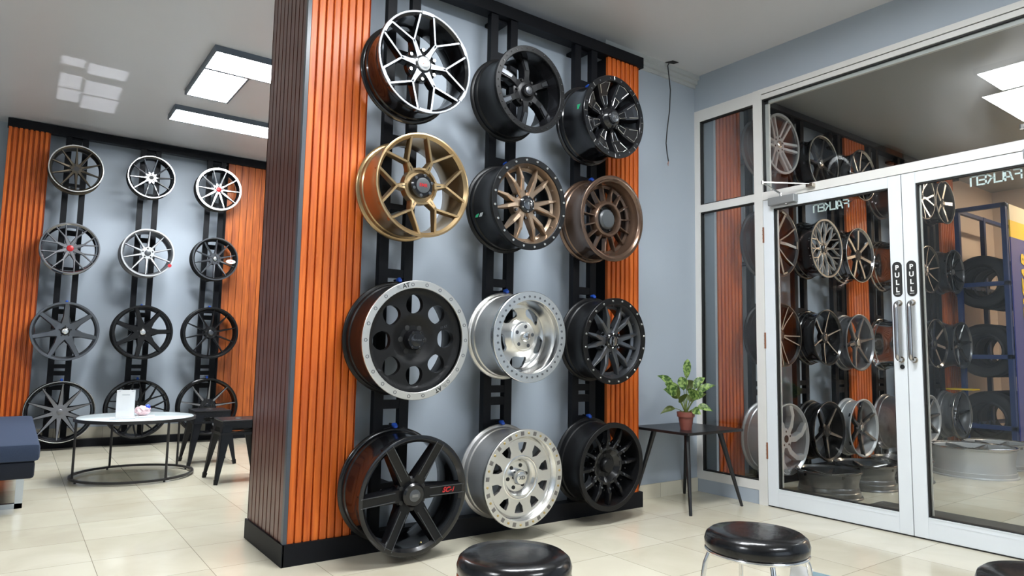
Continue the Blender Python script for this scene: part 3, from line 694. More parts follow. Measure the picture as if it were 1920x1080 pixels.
# --- row 3
t = W0('matte black wheel with eight round holes and silver rim reading AT', 1.592, 1.069, .291, .240, 3.0)
R, W = .291, .240
barrel(t, R, W, M_satin)
rg = ring(t, 'machined_ring', .875, 1.0, .003, .012, M_alu, R, W)
studs(rg, 'ring_mark', 22, .937, .0085, .0025, .0015, M_gun, R, W, 83, hollow=True, skip=(2, 13))
for a in (107, -62):
    tb = text_bm('AT', .030, .0004, bold=.0006); ar = math.radians(a); ro = Matrix.Rotation(-(ar-PI/2), 4, 'Y')
    xf(tb, Matrix.Translation((.937*R*math.cos(ar), -(W+.0038), .937*R*math.sin(ar))) @ ro @ FACE_Y); obj('rim_lettering', tb, M_dark, rg)
    b = nb()
    for k in range(3): beam(b, (.024+.006*k, -(W+.0036), -.006+.006*k), (.050, -(W+.0036), -.006+.006*k), (.001, .001), (.001, .001))
    for v in b.verts: v.co.x = -v.co.x
    xf(b, Matrix.Translation((.937*R*math.cos(ar), 0, .937*R*math.sin(ar))) @ ro); obj('rim_stripes', b, M_dark, rg)
def s31(r):
    if r > .80: return -.028+(r-.80)*.05
    if r > .42: return -.034
    return -.034 - .022*(1-max(0, (r-.26)/.16))
plate(t, 8, .24, .875, (.605, lambda p: .160), s31, R, W, M_matte, 3, th=.03, K=64)
disc(t, 'hub', [(.27, -.09), (.27, -.056), (.0001, -.056)], M_matte, R, W)
holes(t, 6, R, W, -.054, .225, 0, .013); c = cap(t, R, W, -.056, .175, .045, M_black, M_black, .6, 'PERFORM', M_gun, .012); studs(c, 'cap_notch', 6, .14, .007, -.012, .003, M_black, R, W, 0)
valve(t, R, W, -62, M_silver)
b = nb(); tb = text_bm('/// AT', .018, .0003); xf(tb, Matrix.Translation((.56*R, -(W-.033), .235*R)) @ Matrix.Rotation(math.radians(15), 4, 'Y').inverted() @ FACE_Y); b.free(); obj('face_lettering', tb, M_gun, t)

t = W0('bright machined aluminium beadlock wheel with deep dish, centre of the third row', 2.275, 1.100, .249, .256, 1.9)
R, W = .249, .256
barrel(t, R, W, M_alu); rg = ring(t, 'beadlock_ring', .80, 1.0, .003, .025, M_pol, R, W)
studs(rg, 'bolt_recess', 38, .885, .0066, .003, .0012, M_dchrome, R, W, sides=12)
b = nb(); lathe(b, [(.82*R, W), (.80*R, W-.004), (.79*R, W-.03), (.80*R, W-.035), (.765*R, W-.06), (.75*R, W-.10), (.70*R, W-.115), (.70*R, W-.125), (.80*R, W-.11), (.86*R, W-.02)], 72); obj('dish_wall', b, M_pol, t, smooth=True)
hp = rounded(poly_hole([(-.16, -.10), (.16, -.10), (.23, .02), (.15, .15), (-.15, .15), (-.23, .02)]), .7, 7)
plate(t, 5, .27, .74, (.56, hp), lambda r: -.112+.05*max(0, min(1, (.62-r)/.3)), R, W, M_pol, 53, th=.02, K=64)
disc(t, 'hub', [(.30, -.08), (.30, -.060), (.27, -.056), (.0001, -.056)], M_alu, R, W)
holes(t, 5, R, W, -.0555, .225, 12, .0105, M_gun); cap(t, R, W, -.056, .115, .022, M_pol, M_chrome, .8, 'MT', M_gun, .014)

t = twin12('black wheel with grey twin spokes and silver bolts, right end of third row', 2.956, 1.098, .263, .215, 3.5, M_gun, 0); valve(t, .263, .215, -80)

# --- row 4
t = W0('gloss black wheel with six straight spokes and red lettering, bottom row beside the column', 1.594, .333, .285, .258, 3.2)
R, W = .285, .258
barrel(t, R, W, M_black, lipw=.02)
spokes(t, 6, [[(.20, 0, .235, -.030, .05), (.60, 0, .185, -.016, .045), (.985, 0, .165, .0, .035)]], R, W, M_satin, M_black, 2.5, chamf=.07)
o = spokes(t, 6, [[(.33, 12, .012, -.020, .006), (.96, 4.3, .010, .001, .004)], [(.33, -12, .012, -.020, .006), (.96, -4.3, .010, .001, .004)]], R, W, M_gun, M_gun, 2.5)
for q in [c for c in t.children if c.data == o.data]: q.name = 'spoke_edge'
disc(t, 'hub', [(.29, -.09), (.29, -.045), (.24, -.032), (.0001, -.032)], M_satin, R, W)
holes(t, 6, R, W, -.030, .235, 32, .011); c = cap(t, R, W, -.032, .20, .03, M_black, M_gun, .50, None); 
b = nb(); box(b, -.016, .016, -(W+.004), -(W+.0015), -.006, .006); obj('cap_plate', b, M_grey, c)
tb = text_bm('SC-1', .034, .0004, font_shear=.35, bold=.0012); xf(tb, Matrix.Translation((.66*R, -(W-.009), .03*R)) @ FACE_Y); obj('spoke_lettering', tb, M_red, t)
valve(t, R, W, -75)

t = W0('silver machined wheel with ten pentagon holes and gold bolts, middle of the bottom row', 2.262, .342, .261, .237, 1.9)
R, W = .261, .237
barrel(t, R, W, mat('clear grey barrel', (.45, .44, .43), .35, .85)); rg = ring(t, 'beadlock_ring', .855, 1.0, .003, .02, M_alu, R, W)
studs(rg, 'bolt', 18, .925, .0065, .003, .004, M_gbolt, R, W, 6)
b = nb(); lathe(b, [(.0155, 0), (.0145, .0012)], 4, closed=False)
o = None
for i in range(18):
    a = math.radians(16+20*i); loc = (.925*R*math.cos(a), -(W+.003), .925*R*math.sin(a)); ro = (0, -a+PI/4, 0)
    if o is None: o = obj('notch', b, mat('grey cut wall', (.16, .15, .145), .4, .6), rg, loc=loc, rot=ro)
    else: inst(o, rg, loc, ro)
b = nb(); lathe(b, [(.87*R, W+.001), (.855*R, W-.003), (.80*R, W-.025), (.79*R, W-.034), (.82*R, W-.04), (.9*R, W-.015)], 72); obj('dish_wall', b, M_pol, t, smooth=True)
hp = poly_hole([(-.078, -.045), (0, -.135), (.078, -.045), (.112, .095), (-.112, .095)])
plate(t, 10, .38, .815, (.625, hp), lambda r: -.034, R, W, M_alu, 17, th=.025, K=64, mh=mat('grey cut wall', (.16, .15, .145), .4, .6))
b = nb(); lathe(b, [(.45*R, W-.034), (.43*R, W-.032), (.40*R, W-.036), (.30*R, W-.07), (.29*R, W-.08), (.45*R, W-.06)], 48); obj('hub_cone', b, M_pol, t, smooth=True)
disc(t, 'hub', [(.31, -.09), (.31, -.068), (.0001, -.068)], M_pol, R, W)
holes(t, 6, R, W, -.066, .235, 10, .0105, M_dark); cap(t, R, W, -.068, .155, .045, M_chrome, M_pol, .8, 'XD', M_gun, .026)

t = W0('all-black wheel with twelve claw spokes, right end of the bottom row', 2.926, .353, .260, .226, 3.4)
R, W = .260, .226
barrel(t, R, W, M_satin); ring(t, 'flat_lip', .885, 1.0, .002, .02, M_matte, R, W)
spokes(t, 12, [[(.36, 0, .13, -.035, .05), (.50, 0, .09, -.030, .05), (.62, 0, .085, -.018, .045), (.91, 0, .075, -.030, .03)]], R, W, M_satin, M_black, 5, chamf=.25)
studs(t, 'spoke_bolt', 12, .52, .007, -.028, .010, M_gun, R, W, 5); studs(t, 'spoke_bolt', 12, .55, .005, -.045, .012, M_black, R, W, 20)
b = nb(); lathe(b, [(.46*R, W-.05), (.43*R, W-.034), (.38*R, W-.034), (.27*R, W-.06), (.26*R, W-.09), (.46*R, W-.09)], 48); obj('hub_cone', b, M_black, t, smooth=True)
disc(t, 'hub', [(.28, -.09), (.28, -.06), (.0001, -.06)], M_satin, R, W)
holes(t, 6, R, W, -.059, .225, 40, .009); cap(t, R, W, -.06, .165, .03, M_satin, M_satin, .85)

# --- far wall wheels (three columns)
YB = 8.03
def thin(label, x, z, R, W, N, mf, ms, mb, rot=0, w0=.09, w1=.035, conc=-.03, lip=None, lipw=.07, hubr=.20, hubm=None, capm=None, capr=.12, badge=None, lugN=5, y=YB, th=.025, hole=True, arms=None, name='spoke', chamf=.25, edge=None, face='alloy_wheel'):
    t = W0(label, x, z, R, W, 0, y)
    barrel(t, R, W, mb, n=56)
    if lip: ring(t, 'polished_lip', 1-lipw, 1.0, .002, .012, lip, R, W, 56)
    A = arms or [[(.12, 0, w0*1.5, conc, th), (.28, 0, w0, conc, th), (.6, 0, (w0+w1)/2, conc*.7, th), (.965 if not lip else .95, 0, w1, -.004 if not lip else -.012, th)]]
    spokes(t, N, A, R, W, mf, ms, rot, chamf=chamf)
    disc(t, 'hub', [(hubr*1.15, conc-.04), (hubr*1.15, conc-.01), (hubr, conc+.002), (.0001, conc+.002)], hubm or mf, R, W, 32)
    if hole: holes(t, lugN, R, W, conc+.0025, hubr*.78, 20, .008)
    if capm: cap(t, R, W, conc+.002, capr, .010, capm, badge, .7)
    else: disc(t, 'hub_bore', [(.105, conc+.002), (.105, conc+.0035), (.0001, conc+.0035)], M_dark, R, W, 24)
    return t
thin('dark bronze ten-spoke wheel with thin polished lip, top left on the far wall', .385, 2.737, .234, .19, 10, M_dbrown, M_dbrown, M_dbrown, 92, lip=M_pol, lipw=.05, lugN=4, w0=.10, w1=.035)
thin('black chrome ten-spoke wheel with polished lip, top middle on the far wall', 1.055, 2.777, .225, .13, 10, M_dchrome, M_black, M_black, 5, lip=M_chrome, lipw=.055, w0=.08, hubm=M_chrome, conc=-.04)
thin('silver ten-spoke wheel with thick polished lip and red cap, top right on the far wall', 1.723, 2.752, .239, .13, 10, M_chrome, M_dchrome, M_black, 0, lip=M_pol, lipw=.10, w0=.10, capm=M_red, capr=.11)
sp8 = [[(.30, s*2, .07, -.022, .03), (.48, s*1.2, .055, -.018, .03), (.97, s*11.2, .034, -.003, .02)] for s in (-1, 1)] + [[(.12, 0, .14, -.025, .03), (.3, 0, .13, -.022, .03), (.47, 0, .07, -.018, .03)]]
thin('grey mesh-spoke wheel with red cap, second row left on the far wall', .385, 1.945, .250, .19, 8, M_grey, M_gun, M_dchrome, 22, arms=sp8, capm=M_red, capr=.12, lip=M_grey, lipw=.045, hubr=.24)
thin('light grey ten-spoke wheel with dark cap, second row middle on the far wall', 1.053, 1.962, .246, .24, 10, M_silver, M_grey, M_grey, 16, lip=M_silver, lipw=.06, w0=.085, w1=.03, capm=M_gun, badge=M_capgrey, capr=.12, lugN=5, hubr=.24)
f23 = thin('dark grey ten-spoke wheel with an oval tag hanging from it, far wall', 1.722, 1.972, .236, .16, 10, M_gun, M_gun, M_satin, 16, lip=M_gun, lipw=.06, w0=.085, w1=.03, capm=M_black, badge=M_bolt, capr=.11, hubr=.24)
arms7 = [[(.14, 0, .34, -.028, .03), (.28, 0, .26, -.026, .03), (.50, 0, .155, -.02, .03), (.94, 0, .125, -.010, .03)]]
thin('grey wheel with seven broad spokes, third row left on the far wall', .402, 1.138, .286, .13, 7, M_gun, M_gun, M_gun, 90, arms=arms7, lip=M_gun, lipw=.07, capm=M_black, badge=M_bolt, capr=.13, hubr=.22, hubm=M_satin, chamf=.12)
thin('black wheel with seven broad spokes, third row middle on the far wall', 1.058, 1.148, .275, .24, 7, M_satin, M_black, M_satin, 55, arms=arms7, lip=M_satin, lipw=.07, capm=M_black, badge=M_bolt, capr=.13, hubr=.22, hubm=M_satin, chamf=.12)
thin('black ten-spoke wheel with thin spokes, third row right on the far wall', 1.722, 1.165, .279, .165, 10, M_satin, M_black, M_satin, 14, lip=M_satin, lipw=.07, w0=.075, w1=.035, capm=M_black, badge=M_gun, hubr=.22)
thin('dark wheel with ten brushed tapering spokes, bottom left on the far wall', .409, .365, .292, .16, 10, M_grey, M_black, M_black, 16, w0=.15, w1=.03, conc=-.035, lip=M_bolt, lipw=.02, hubm=M_grey, hubr=.2, capm=M_grey, capr=.09, hole=False)
xs = [[(.20, s*8, .06, -.03, .03), (.50, s*1.5, .05, -.02, .03), (.72, s*8, .045, -.012, .03), (.97, s*13, .035, -.003, .02)] for s in (-1, 1)]
thin('black wheel with crossing paired spokes behind the leaflet holder', 1.068, .372, .294, .16, 5, M_satin, M_black, M_black, 6, arms=xs+[[(p[0], p[1]+36, p[2], p[3], p[4]) for p in a] for a in xs], capm=M_black, lip=M_black, lipw=.05, hubr=.24)
thin('black nine-spoke wheel with silver spoke edges behind the metal stools', 1.737, .375, .300, .16, 9, M_grey, M_black, M_black, 8, w0=.09, w1=.03, lip=M_satin, lipw=.05, hubm=M_black, capm=M_black, hubr=.26)
t = thing('hang_tag', 'small white oval tag hanging on the dark grey ten-spoke wheel', 'tag', (1.722+.15, YB-.19, 1.95))
b = nb(); tube(b, [(-.01, 0, .10), (0, 0, .02)], .0012, 6); obj('string', b, M_white, t)
b = nb(); lathe(b, [(.05, 0), (.05, .002)], 28, closed=False); xf(b, Matrix.Diagonal((1, 1, .45, 1))); o = obj('tag_card', b, M_white, t)
tb = text_bm('SSR', .022, .0004, bold=.0005); xf(tb, Matrix.Translation((0, -.003, 0)) @ FACE_Y); obj('lettering', tb, M_red, t)
t = thing('hang_tag', 'small dark red round tag at the edge of the light grey far-wall wheel', 'tag', (1.053+.205, YB-.25, 1.845))
b = nb(); lathe(b, [(.018, 0), (.018, .003)], 20, closed=False); obj('tag_card', b, M_red, t)
b = nb(); tube(b, [(-.05, 0, .02), (-.012, 0, .004)], .001, 6); obj('string', b, M_dark, t)

# --- wheels in the room behind the glass
sp5 = [[(.20, s*22, .11, -.03, .03), (.30, s*17, .10, -.026, .03), (.95, s*7, .095, -.004, .02)] for s in (-1, 1)]
thin('silver wheel with six double spokes, leftmost in the transom pane', 4.79, 2.685, .243, .21, 6, M_silver, M_silver, M_grey, 0, arms=sp5, lip=M_silver, lipw=.08, capm=M_bolt, hubr=.28, y=3.2, lugN=6)
thin('glossy black wheel with chrome-flecked hub, second from left in the transom pane', 5.42, 2.65, .232, .20, 7, M_black, M_black, M_black, 80, w0=.16, w1=.07, lip=M_chrome, lipw=.05, hubm=M_dchrome, capm=M_chrome, y=3.2)
thin('dark wheel with machined thin spokes, third from left in the transom pane', 6.08, 2.655, .232, .20, 8, M_pol, M_black, M_dchrome, 92, w0=.10, w1=.06, hubm=M_dchrome, y=3.2)
thin('smoky grey wheel at the top of the left glass door beside the wood panel', 6.77, 2.62, .25, .22, 6, M_dchrome, M_gun, M_gun, 0, w0=.2, w1=.1, y=3.2)
d5 = [[(.14, 4, .14, -.03, .03), (.4, 8, .12, -.022, .03), (.97, 22, .10, -.003, .02)], [(.38, 8, .09, -.024, .03), (.97, -6, .06, -.003, .02)]]
thin('machined fork-spoke wheel at the upper left corner of the right glass door', 7.30, 2.645, .232, .2, 5, M_pol, M_black, M_black, 62, arms=d5, lip=M_pol, lipw=.03, hubm=M_dchrome, y=3.2)
thin('machined five-spoke wheel below the right lettering, farthest in the top row', 7.86, 2.67, .232, .17, 5, M_pol, M_black, M_black, 75, w0=.17, w1=.20, lip=M_pol, lipw=.03, hubm=M_black, capm=M_chrome, capr=.1, y=3.2)
v5 = [[(.14, -6, .12, -.03, .03), (.45, -14, .12, -.022, .03), (.97, -20, .10, -.003, .02)], [(.2, 8, .07, -.028, .03), (.6, 12, .05, -.018, .03), (.97, 16, .07, -.003, .02)], [(.93, -22, .07, -.003, .02), (.94, -8, .09, -.003, .02)]]
thin('black and machined split-spoke wheel behind the top hinge of the left glass door', 4.79, 1.905, .272, .17, 5, M_pol, M_black, M_gun, 15, arms=v5, hubm=M_dchrome, capm=M_black, y=3.2, capr=.1)
thin('bright silver mesh wheel with many crossing spokes, behind the left glass door', 5.43, 1.92, .248, .20, 10, M_pol, M_silver, M_black, 5, lip=M_pol, lipw=.07, arms=[[(.2, s*14, .04, -.03, .02), (.55, -s*2, .035, -.02, .02), (.94, -s*16, .03, -.010, .02)] for s in (-1, 1)]+[[(.2, 0, .03, -.034, .02), (.94, 0, .025, -.012, .02)]], hubm=M_pol, capm=M_gun, y=3.2)
thin('black wheel with seven machined petal spokes in front of the middle wood panel', 6.04, 1.925, .245, .17, 7, M_pol, M_black, M_dchrome, 90, w0=.12, w1=.15, lip=M_pol, lipw=.03, hubm=M_black, y=3.2, conc=-.02)
thin('smoky polished wheel half hidden by the left door handle stile, second row', 6.77, 1.905, .25, .22, 6, M_pol, M_gun, M_dchrome, 20, w0=.14, w1=.08, y=3.2)
thin('second-row dark chrome-hub wheel at the left edge of the right glass door', 7.35, 1.91, .24, .2, 9, M_dchrome, M_black, M_black, 10, w0=.09, w1=.05, hubm=M_dchrome, capm=M_chrome, y=3.2)
thin('dark multi-spoke wheel beside the blue tyre rack, second row', 8.06, 1.95, .236, .16, 10, M_dchrome, M_black, M_gun, 10, w0=.07, w1=.04, hubm=M_dchrome, capm=M_grey, y=3.2)
t5 = [[(.14, s*5, .07, -.03, .03), (.5, s*8, .05, -.022, .03), (.97, s*9, .045, -.003, .02)] for s in (-1, 1)]
thin('black wheel with five machined twin spokes, third row behind the left glass door hinge', 4.79, 1.178, .245, .19, 5, M_pol, M_black, M_satin, 350, arms=t5, lip=M_dchrome, lipw=.03, hubm=M_black, capm=M_black, y=3.2)
thin('gloss black wheel with six thin machined spokes, third row behind the left glass door', 5.45, 1.177, .232, .18, 6, M_pol, M_black, M_black, 20, w0=.07, w1=.05, hubm=M_black, capm=M_dchrome, y=3.2)
thin('smoky clear-coated wheel in front of the middle wood panel, third row', 6.04, 1.15, .25, .15, 6, M_dchrome, M_gun, M_grey, 10, w0=.14, w1=.07, hubm=M_dchrome, capm=M_pol, y=3.2)
thin('smoky chrome barrel wheel next to the left door handle, third row', 6.72, 1.15, .25, .24, 5, M_dchrome, M_dchrome, M_dchrome, 10, w0=.2, w1=.1, lip=M_gun, lipw=.1, y=3.2, conc=-.08)
thin('dark wheel with broad curved spokes, third row at the left of the right glass door', 7.45, 1.175, .246, .2, 7, M_dchrome, M_black, M_black, 40, w0=.16, w1=.13, lip=M_dchrome, lipw=.03, y=3.2)
thin('dark wheel with a red sticker on its face, third row beside the tyre rack', 8.06, 1.17, .246, .2, 6, M_black, M_black, M_gun, 10, w0=.16, w1=.1, y=3.2)
s7 = [[(.14, 0, .16, -.03, .04), (.42, 6, .17, -.022, .04), (.70, 18, .15, -.012, .04), (.96, 34, .17, -.003, .03)]]
thin('silver wheel with six swirling blade spokes, bottom row behind the left glass door hinge', 4.76, .395, .266, .24, 6, M_silver, M_silver, M_silver, 50, arms=s7, hubm=M_silver, y=3.2, hubr=.26, chamf=.1, lip=M_silver, lipw=.04)
thin('dark chrome five-spoke star wheel, bottom row behind the left glass door', 5.46, .409, .245, .17, 5, M_dchrome, M_black, M_satin, 55, w0=.14, w1=.07, lip=M_dchrome, lipw=.03, hubm=M_black, y=3.2, conc=-.03)
thin('glossy dark wheel with bright badge in front of the middle wood panel, bottom row', 6.06, .405, .252, .15, 6, M_dchrome, M_black, M_silver, 30, w0=.14, w1=.1, hubm=M_dchrome, capm=M_pol, y=3.2)
thin('smoky silver wheel low beside the left door stile, bottom row', 6.75, .42, .26, .25, 5, M_gun, M_gun, M_grey, 0, w0=.16, w1=.1, y=3.2)
thin('black wheel at the left edge of the right glass door, bottom row', 7.36, .43, .235, .15, 7, M_gun, M_black, M_silver, 10, w0=.12, w1=.1, y=3.2)
thin('polished deep-lip wheel above the flat wheels, bottom row behind the right glass door', 8.05, .44, .25, .17, 5, M_dchrome, M_gun, M_grey, 10, w0=.16, w1=.1, lip=M_pol, lipw=.08, conc=-.05, hubm=M_chrome, y=3.2)

# --- wheels lying on the floor of the other room (face up)
def flat(label, x, y, R, W, N, mf, ms, mb, lip=None, lipw=.05, rot=0, w0=.16, w1=.08):
    t = thin(label, 0, 0, R, W, N, mf, ms, mb, rot, w0=w0, w1=w1, lip=lip, lipw=lipw, y=0)
    t.location = (x, y, 0); t.rotation_euler = (-PI/2, 0, 0); return t
flat('dark five-spoke wheel lying flat on the floor nearest the left glass door', 4.93, 2.76, .229, .19, 5, M_pol, M_black, M_gun, lip=M_dchrome, lipw=.03, rot=20)
flat('dark wheel lying flat on the floor, second from the left glass door hinge', 5.51, 2.78, .232, .19, 5, M_pol, M_black, M_gun, lip=M_dchrome, lipw=.03, rot=50)
flat('dark wheel lying flat half behind the left door stile', 6.13, 2.78, .235, .18, 6, M_pol, M_black, M_gun, lip=M_dchrome, lipw=.03, rot=10)
flat('polished deep-lip wheel lying flat, largest on the floor behind the right glass door', 6.99, 2.565, .335, .255, 6, M_gun, M_gun, M_silver, lip=M_chrome, lipw=.06)
flat('polished-lip wheel lying flat behind the largest floor wheel', 7.72, 2.62, .29, .235, 6, M_gun, M_gun, M_silver, lip=M_chrome, lipw=.06)
flat('grey wheel lying flat at the right edge of the photo', 7.42, 2.02, .25, .19, 6, M_gun, M_gun, M_grey, lip=M_dchrome, lipw=.04)
flat('polished-lip wheel lying flat farthest back by the tyre rack', 8.0, 2.05, .26, .23, 6, M_gun, M_gun, M_silver, lip=M_chrome, lipw=.06)

# ------------------------------------------------------------------ hooks with blue tips
def hook_src():
    t = thing('wheel_hook', 'h', 'hook')
    b = nb(); tube(b, [(0, .036, .012), (0, -.02, .012), (0, -.034, .006)], .006, 10); obj('hook_arm', b, M_frame, t, smooth=True)
    b = nb(); tube(b, [(0, -.002, .011), (0, -.022, .012), (0, -.032, .004), (0, -.034, -.002)], [.010, .012, .011, .007], 12); obj('rubber_tip', b, M_blue, t, smooth=True)
    return t
hk = hook_src(); first = True
ROWN = {0: 'top', 1: 'second', 2: 'third', 3: 'bottom'}
def hook_at(x, y, z, label, group):
    global first
    if first: t = hk; first = False
    else:
        t = hk.copy(); COL.objects.link(t)
        for c in hk.children: inst(c, t)
    t.location = (x, y, z); t['label'] = label; t['group'] = group
HW = [((1.604, 2.474, .266), 'silver Y-spoke wheel'), ((2.253, 2.488, .245), 'satin black six-spoke wheel'), ((2.9, 2.471, .256), 'milled-outline black wheel'), ((1.601, 1.836, .262), 'gold bronze wheel'),
      ((2.255, 1.836, .258), 'bronze twin-spoke wheel'), ((2.934, 1.849, .266), 'brown bronze finned wheel'), ((1.592, 1.069, .291), 'eight-hole AT wheel'), ((2.275, 1.10, .249), 'bright aluminium wheel'),
      ((2.956, 1.098, .263), 'grey twin-spoke wheel'), ((1.594, .333, .285), 'black red-lettered wheel'), ((2.262, .342, .261), 'silver pentagon-hole wheel'), ((2.926, .353, .26), 'all-black claw wheel')]
for (x, z, R), nm in HW: hook_at(x, 3.2, z+R-.002, 'black hook with blue rubber tip above the '+nm, 'blue-tipped hooks of the large wheels')
FH = [(.385, 2.737, .234, 'dark bronze wheel, top left'), (1.055, 2.777, .225, 'black chrome wheel, top middle'), (1.723, 2.752, .239, 'thick-lipped red-cap wheel'), (.385, 1.945, .25, 'grey mesh wheel'), (1.053, 1.962, .246, 'light grey ten-spoke wheel'), (1.722, 1.972, .236, 'tagged dark grey wheel'),
      (.402, 1.138, .286, 'grey seven-spoke wheel'), (1.058, 1.148, .275, 'black seven-spoke wheel'), (1.722, 1.165, .279, 'black thin-spoke wheel'), (.409, .365, .292, 'brushed tapering-spoke wheel'), (1.068, .372, .294, 'crossing-spoke black wheel'), (1.737, .375, .30, 'black nine-spoke wheel')]
for x, z, R, nm in FH: hook_at(x, 8.045, z+R-.002, 'blue-tipped hook on the far wall above the '+nm, 'blue-tipped hooks on the far wall')

# ------------------------------------------------------------------ tyre rack, sign, far room
t = thing('tyre_rack', 'tall blue steel tyre rack behind the right glass door', 'rack', (8.3, 2.64, 0))
for px in (0, .7, 1.4):
    for py in (0, .44):
        b = nb(); box(b, px, px+.05, py, py+.045, 0, 2.67); obj('post', b, M_rack, t)
for z in (.30, 1.03, 1.80, 2.63):
    b = nb(); box(b, 0, 1.45, 0, .04, z, z+.04); box(b, 0, 1.45, .445, .485, z, z+.04); box(b, 0, .05, 0, .485, z, z+.045); box(b, 1.40, 1.45, 0, .485, z, z+.04); obj('shelf_frame', b, M_rack, t)
t = thing('banner_sign', 'blue and yellow GOODYEAR panel on the side of the blue tyre rack', 'sign', (8.36, 2.625, 0))
b = nb(); box(b, 0, 1.3, 0, .012, .2, 2.31); obj('blue_board', b, M_signb, t)
b = nb(); box(b, 0, 1.3, 0, .012, 2.31, 2.49); obj('yellow_band', b, M_signy, t)
b = nb(); box(b, 0, 1.3, 0, .012, 2.49, 2.66); obj('cream_band', b, M_signc, t)
tb = text_bm('GOODYEAR', .235, .002, font_shear=.25, bold=.010); xf(tb, Matrix.Translation((.35, -.004, 1.50)) @ Matrix.Rotation(-PI/2, 4, 'Y') @ FACE_Y); obj('lettering', tb, M_signy, t)
def tyre(label, x, y, z, R, w, group=None):
    t = thing('tyre', label, 'tyre', (x, y, z), (0, 0, 0), group)
    pr = [(R-.11, 0), (R-.095, .012), (R-.04, .0), (R-.008, .015), (R, .03), (R, w-.03), (R-.008, w-.015), (R-.04, w), (R-.095, w-.012), (R-.11, w), (R-.125, w-.02), (R-.10, w*.5), (R-.125, .02)]
    b = nb(); lathe(b, pr, 56); xf(b, Matrix.Rotation(-PI/2, 4, 'Z')); obj('carcass', b, M_rubber, t, smooth=True)
    b = nb()
    for k in range(3): lathe(b, [(R+.001, w*.3+k*w*.2-.004), (R+.003, w*.3+k*w*.2), (R+.001, w*.3+k*w*.2+.004)], 48)
    xf(b, Matrix.Rotation(-PI/2, 4, 'Z')); obj('tread_rib', b, M_rubber, t)
for k, (zz, nm) in enumerate(((1.86, 'top'), (1.12, 'middle'), (.40, 'lowest'))):
    for j in range(3): tyre(('%s-level tyre at the near end of the blue rack' % nm) if j == 0 else ('%s-level tyre standing %s from the near end in the blue rack' % (nm, 'second' if j == 1 else 'third')), 8.60+j*.27, 2.93, zz, .285, .22, 'tyres standing in the blue rack')
t = tag(boxo('yellow_board', M_signy, 8.05, 8.24, 2.93, 3.18, .70, .715), 'small yellow board on the wheel rack above the polished deep-lip wheel', 'board')
b = nb(); box(b, 8.10, 8.19, 3.18, 3.236, .695, .70); 
obj('bracket', b, M_frame, t)
tag(boxo('floor_mat', M_mat, 4.80, 5.03, .9, 2.42, 0, .012), 'narrow black rubber mat on the floor just behind the glass doors', 'mat')

# ------------------------------------------------------------------ hanging cable
t = thing('ceiling_cable', 'thin black cable dangling from a hole in the ceiling near the corner', 'cable', (3.83, 3.30, ZC))
b = nb(); f = b.faces.new([b.verts.new(p) for p in ((-.02, .03, -.001), (.05, .005, -.001), (.06, -.035, -.001), (.0, -.03, -.001))]); r = bmesh.ops.extrude_face_region(b, geom=[f]); bmesh.ops.translate(b, vec=(0, 0, -.003), verts=[v for v in r['geom'] if isinstance(v, bmesh.types.BMVert)])
obj('hole_shade', b, M_dark, t)  # dark sheet painted in for the shade inside the ceiling hole
pts = [(0.0, 0, -.002), (-.012, .01, -.03), (.0, .01, -.10), (.005, .0, -.22), (0, .005, -.38), (-.018, .012, -.52), (-.028, .015, -.63), (-.02, .012, -.71), (-.008, .01, -.765)]
b = nb(); tube(b, pts, .0042, 8); obj('cable_sheath', b, M_cable, t, smooth=True)
b = nb(); tube(b, [(-.008, .01, -.765), (-.012, .01, -.80)], .0018, 6); tube(b, [(-.008, .01, -.765), (-.022, .01, -.79)], .0018, 6); obj('bare_wire', b, mat('copper', (.5, .2, .1), .4, 1.0), t)

# ------------------------------------------------------------------ plant on side table
t = thing('side_table', 'small rectangular black side table with splayed legs in the corner by the window', 'table', (3.79, 3.13, 0))
b = nb(); box(b, -.29, .29, -.25, .25, .497, .515, bev=.004); obj('tabletop', b, M_bwood, t)
for sx in (-1, 1):
    for sy in (-1, 1):
        b = nb(); tube(b, [(sx*.17, sy*.14, .497), (sx*.265, sy*.245, .0)], [.019, .010], 14); obj('leg', b, M_bwood, t, smooth=True)
PX, PY, PZ = 3.66, 3.03, .515
t = thing('potted_plant', 'green leafy plant in a small terracotta pot on the black side table', 'plant', (PX, PY, PZ))
b = nb(); lathe(b, [(.036, 0), (.050, .085), (.057, .085), (.060, .118), (.052, .118), (.050, .10), (.046, .095), (.034, .005)], 40, axis='Z'); obj('pot', b, M_pot, t, smooth=True)
b = nb(); lathe(b, [(.049, .088), (.047, .100)], 30, closed=False, axis='Z'); obj('soil', b, M_soil, t)
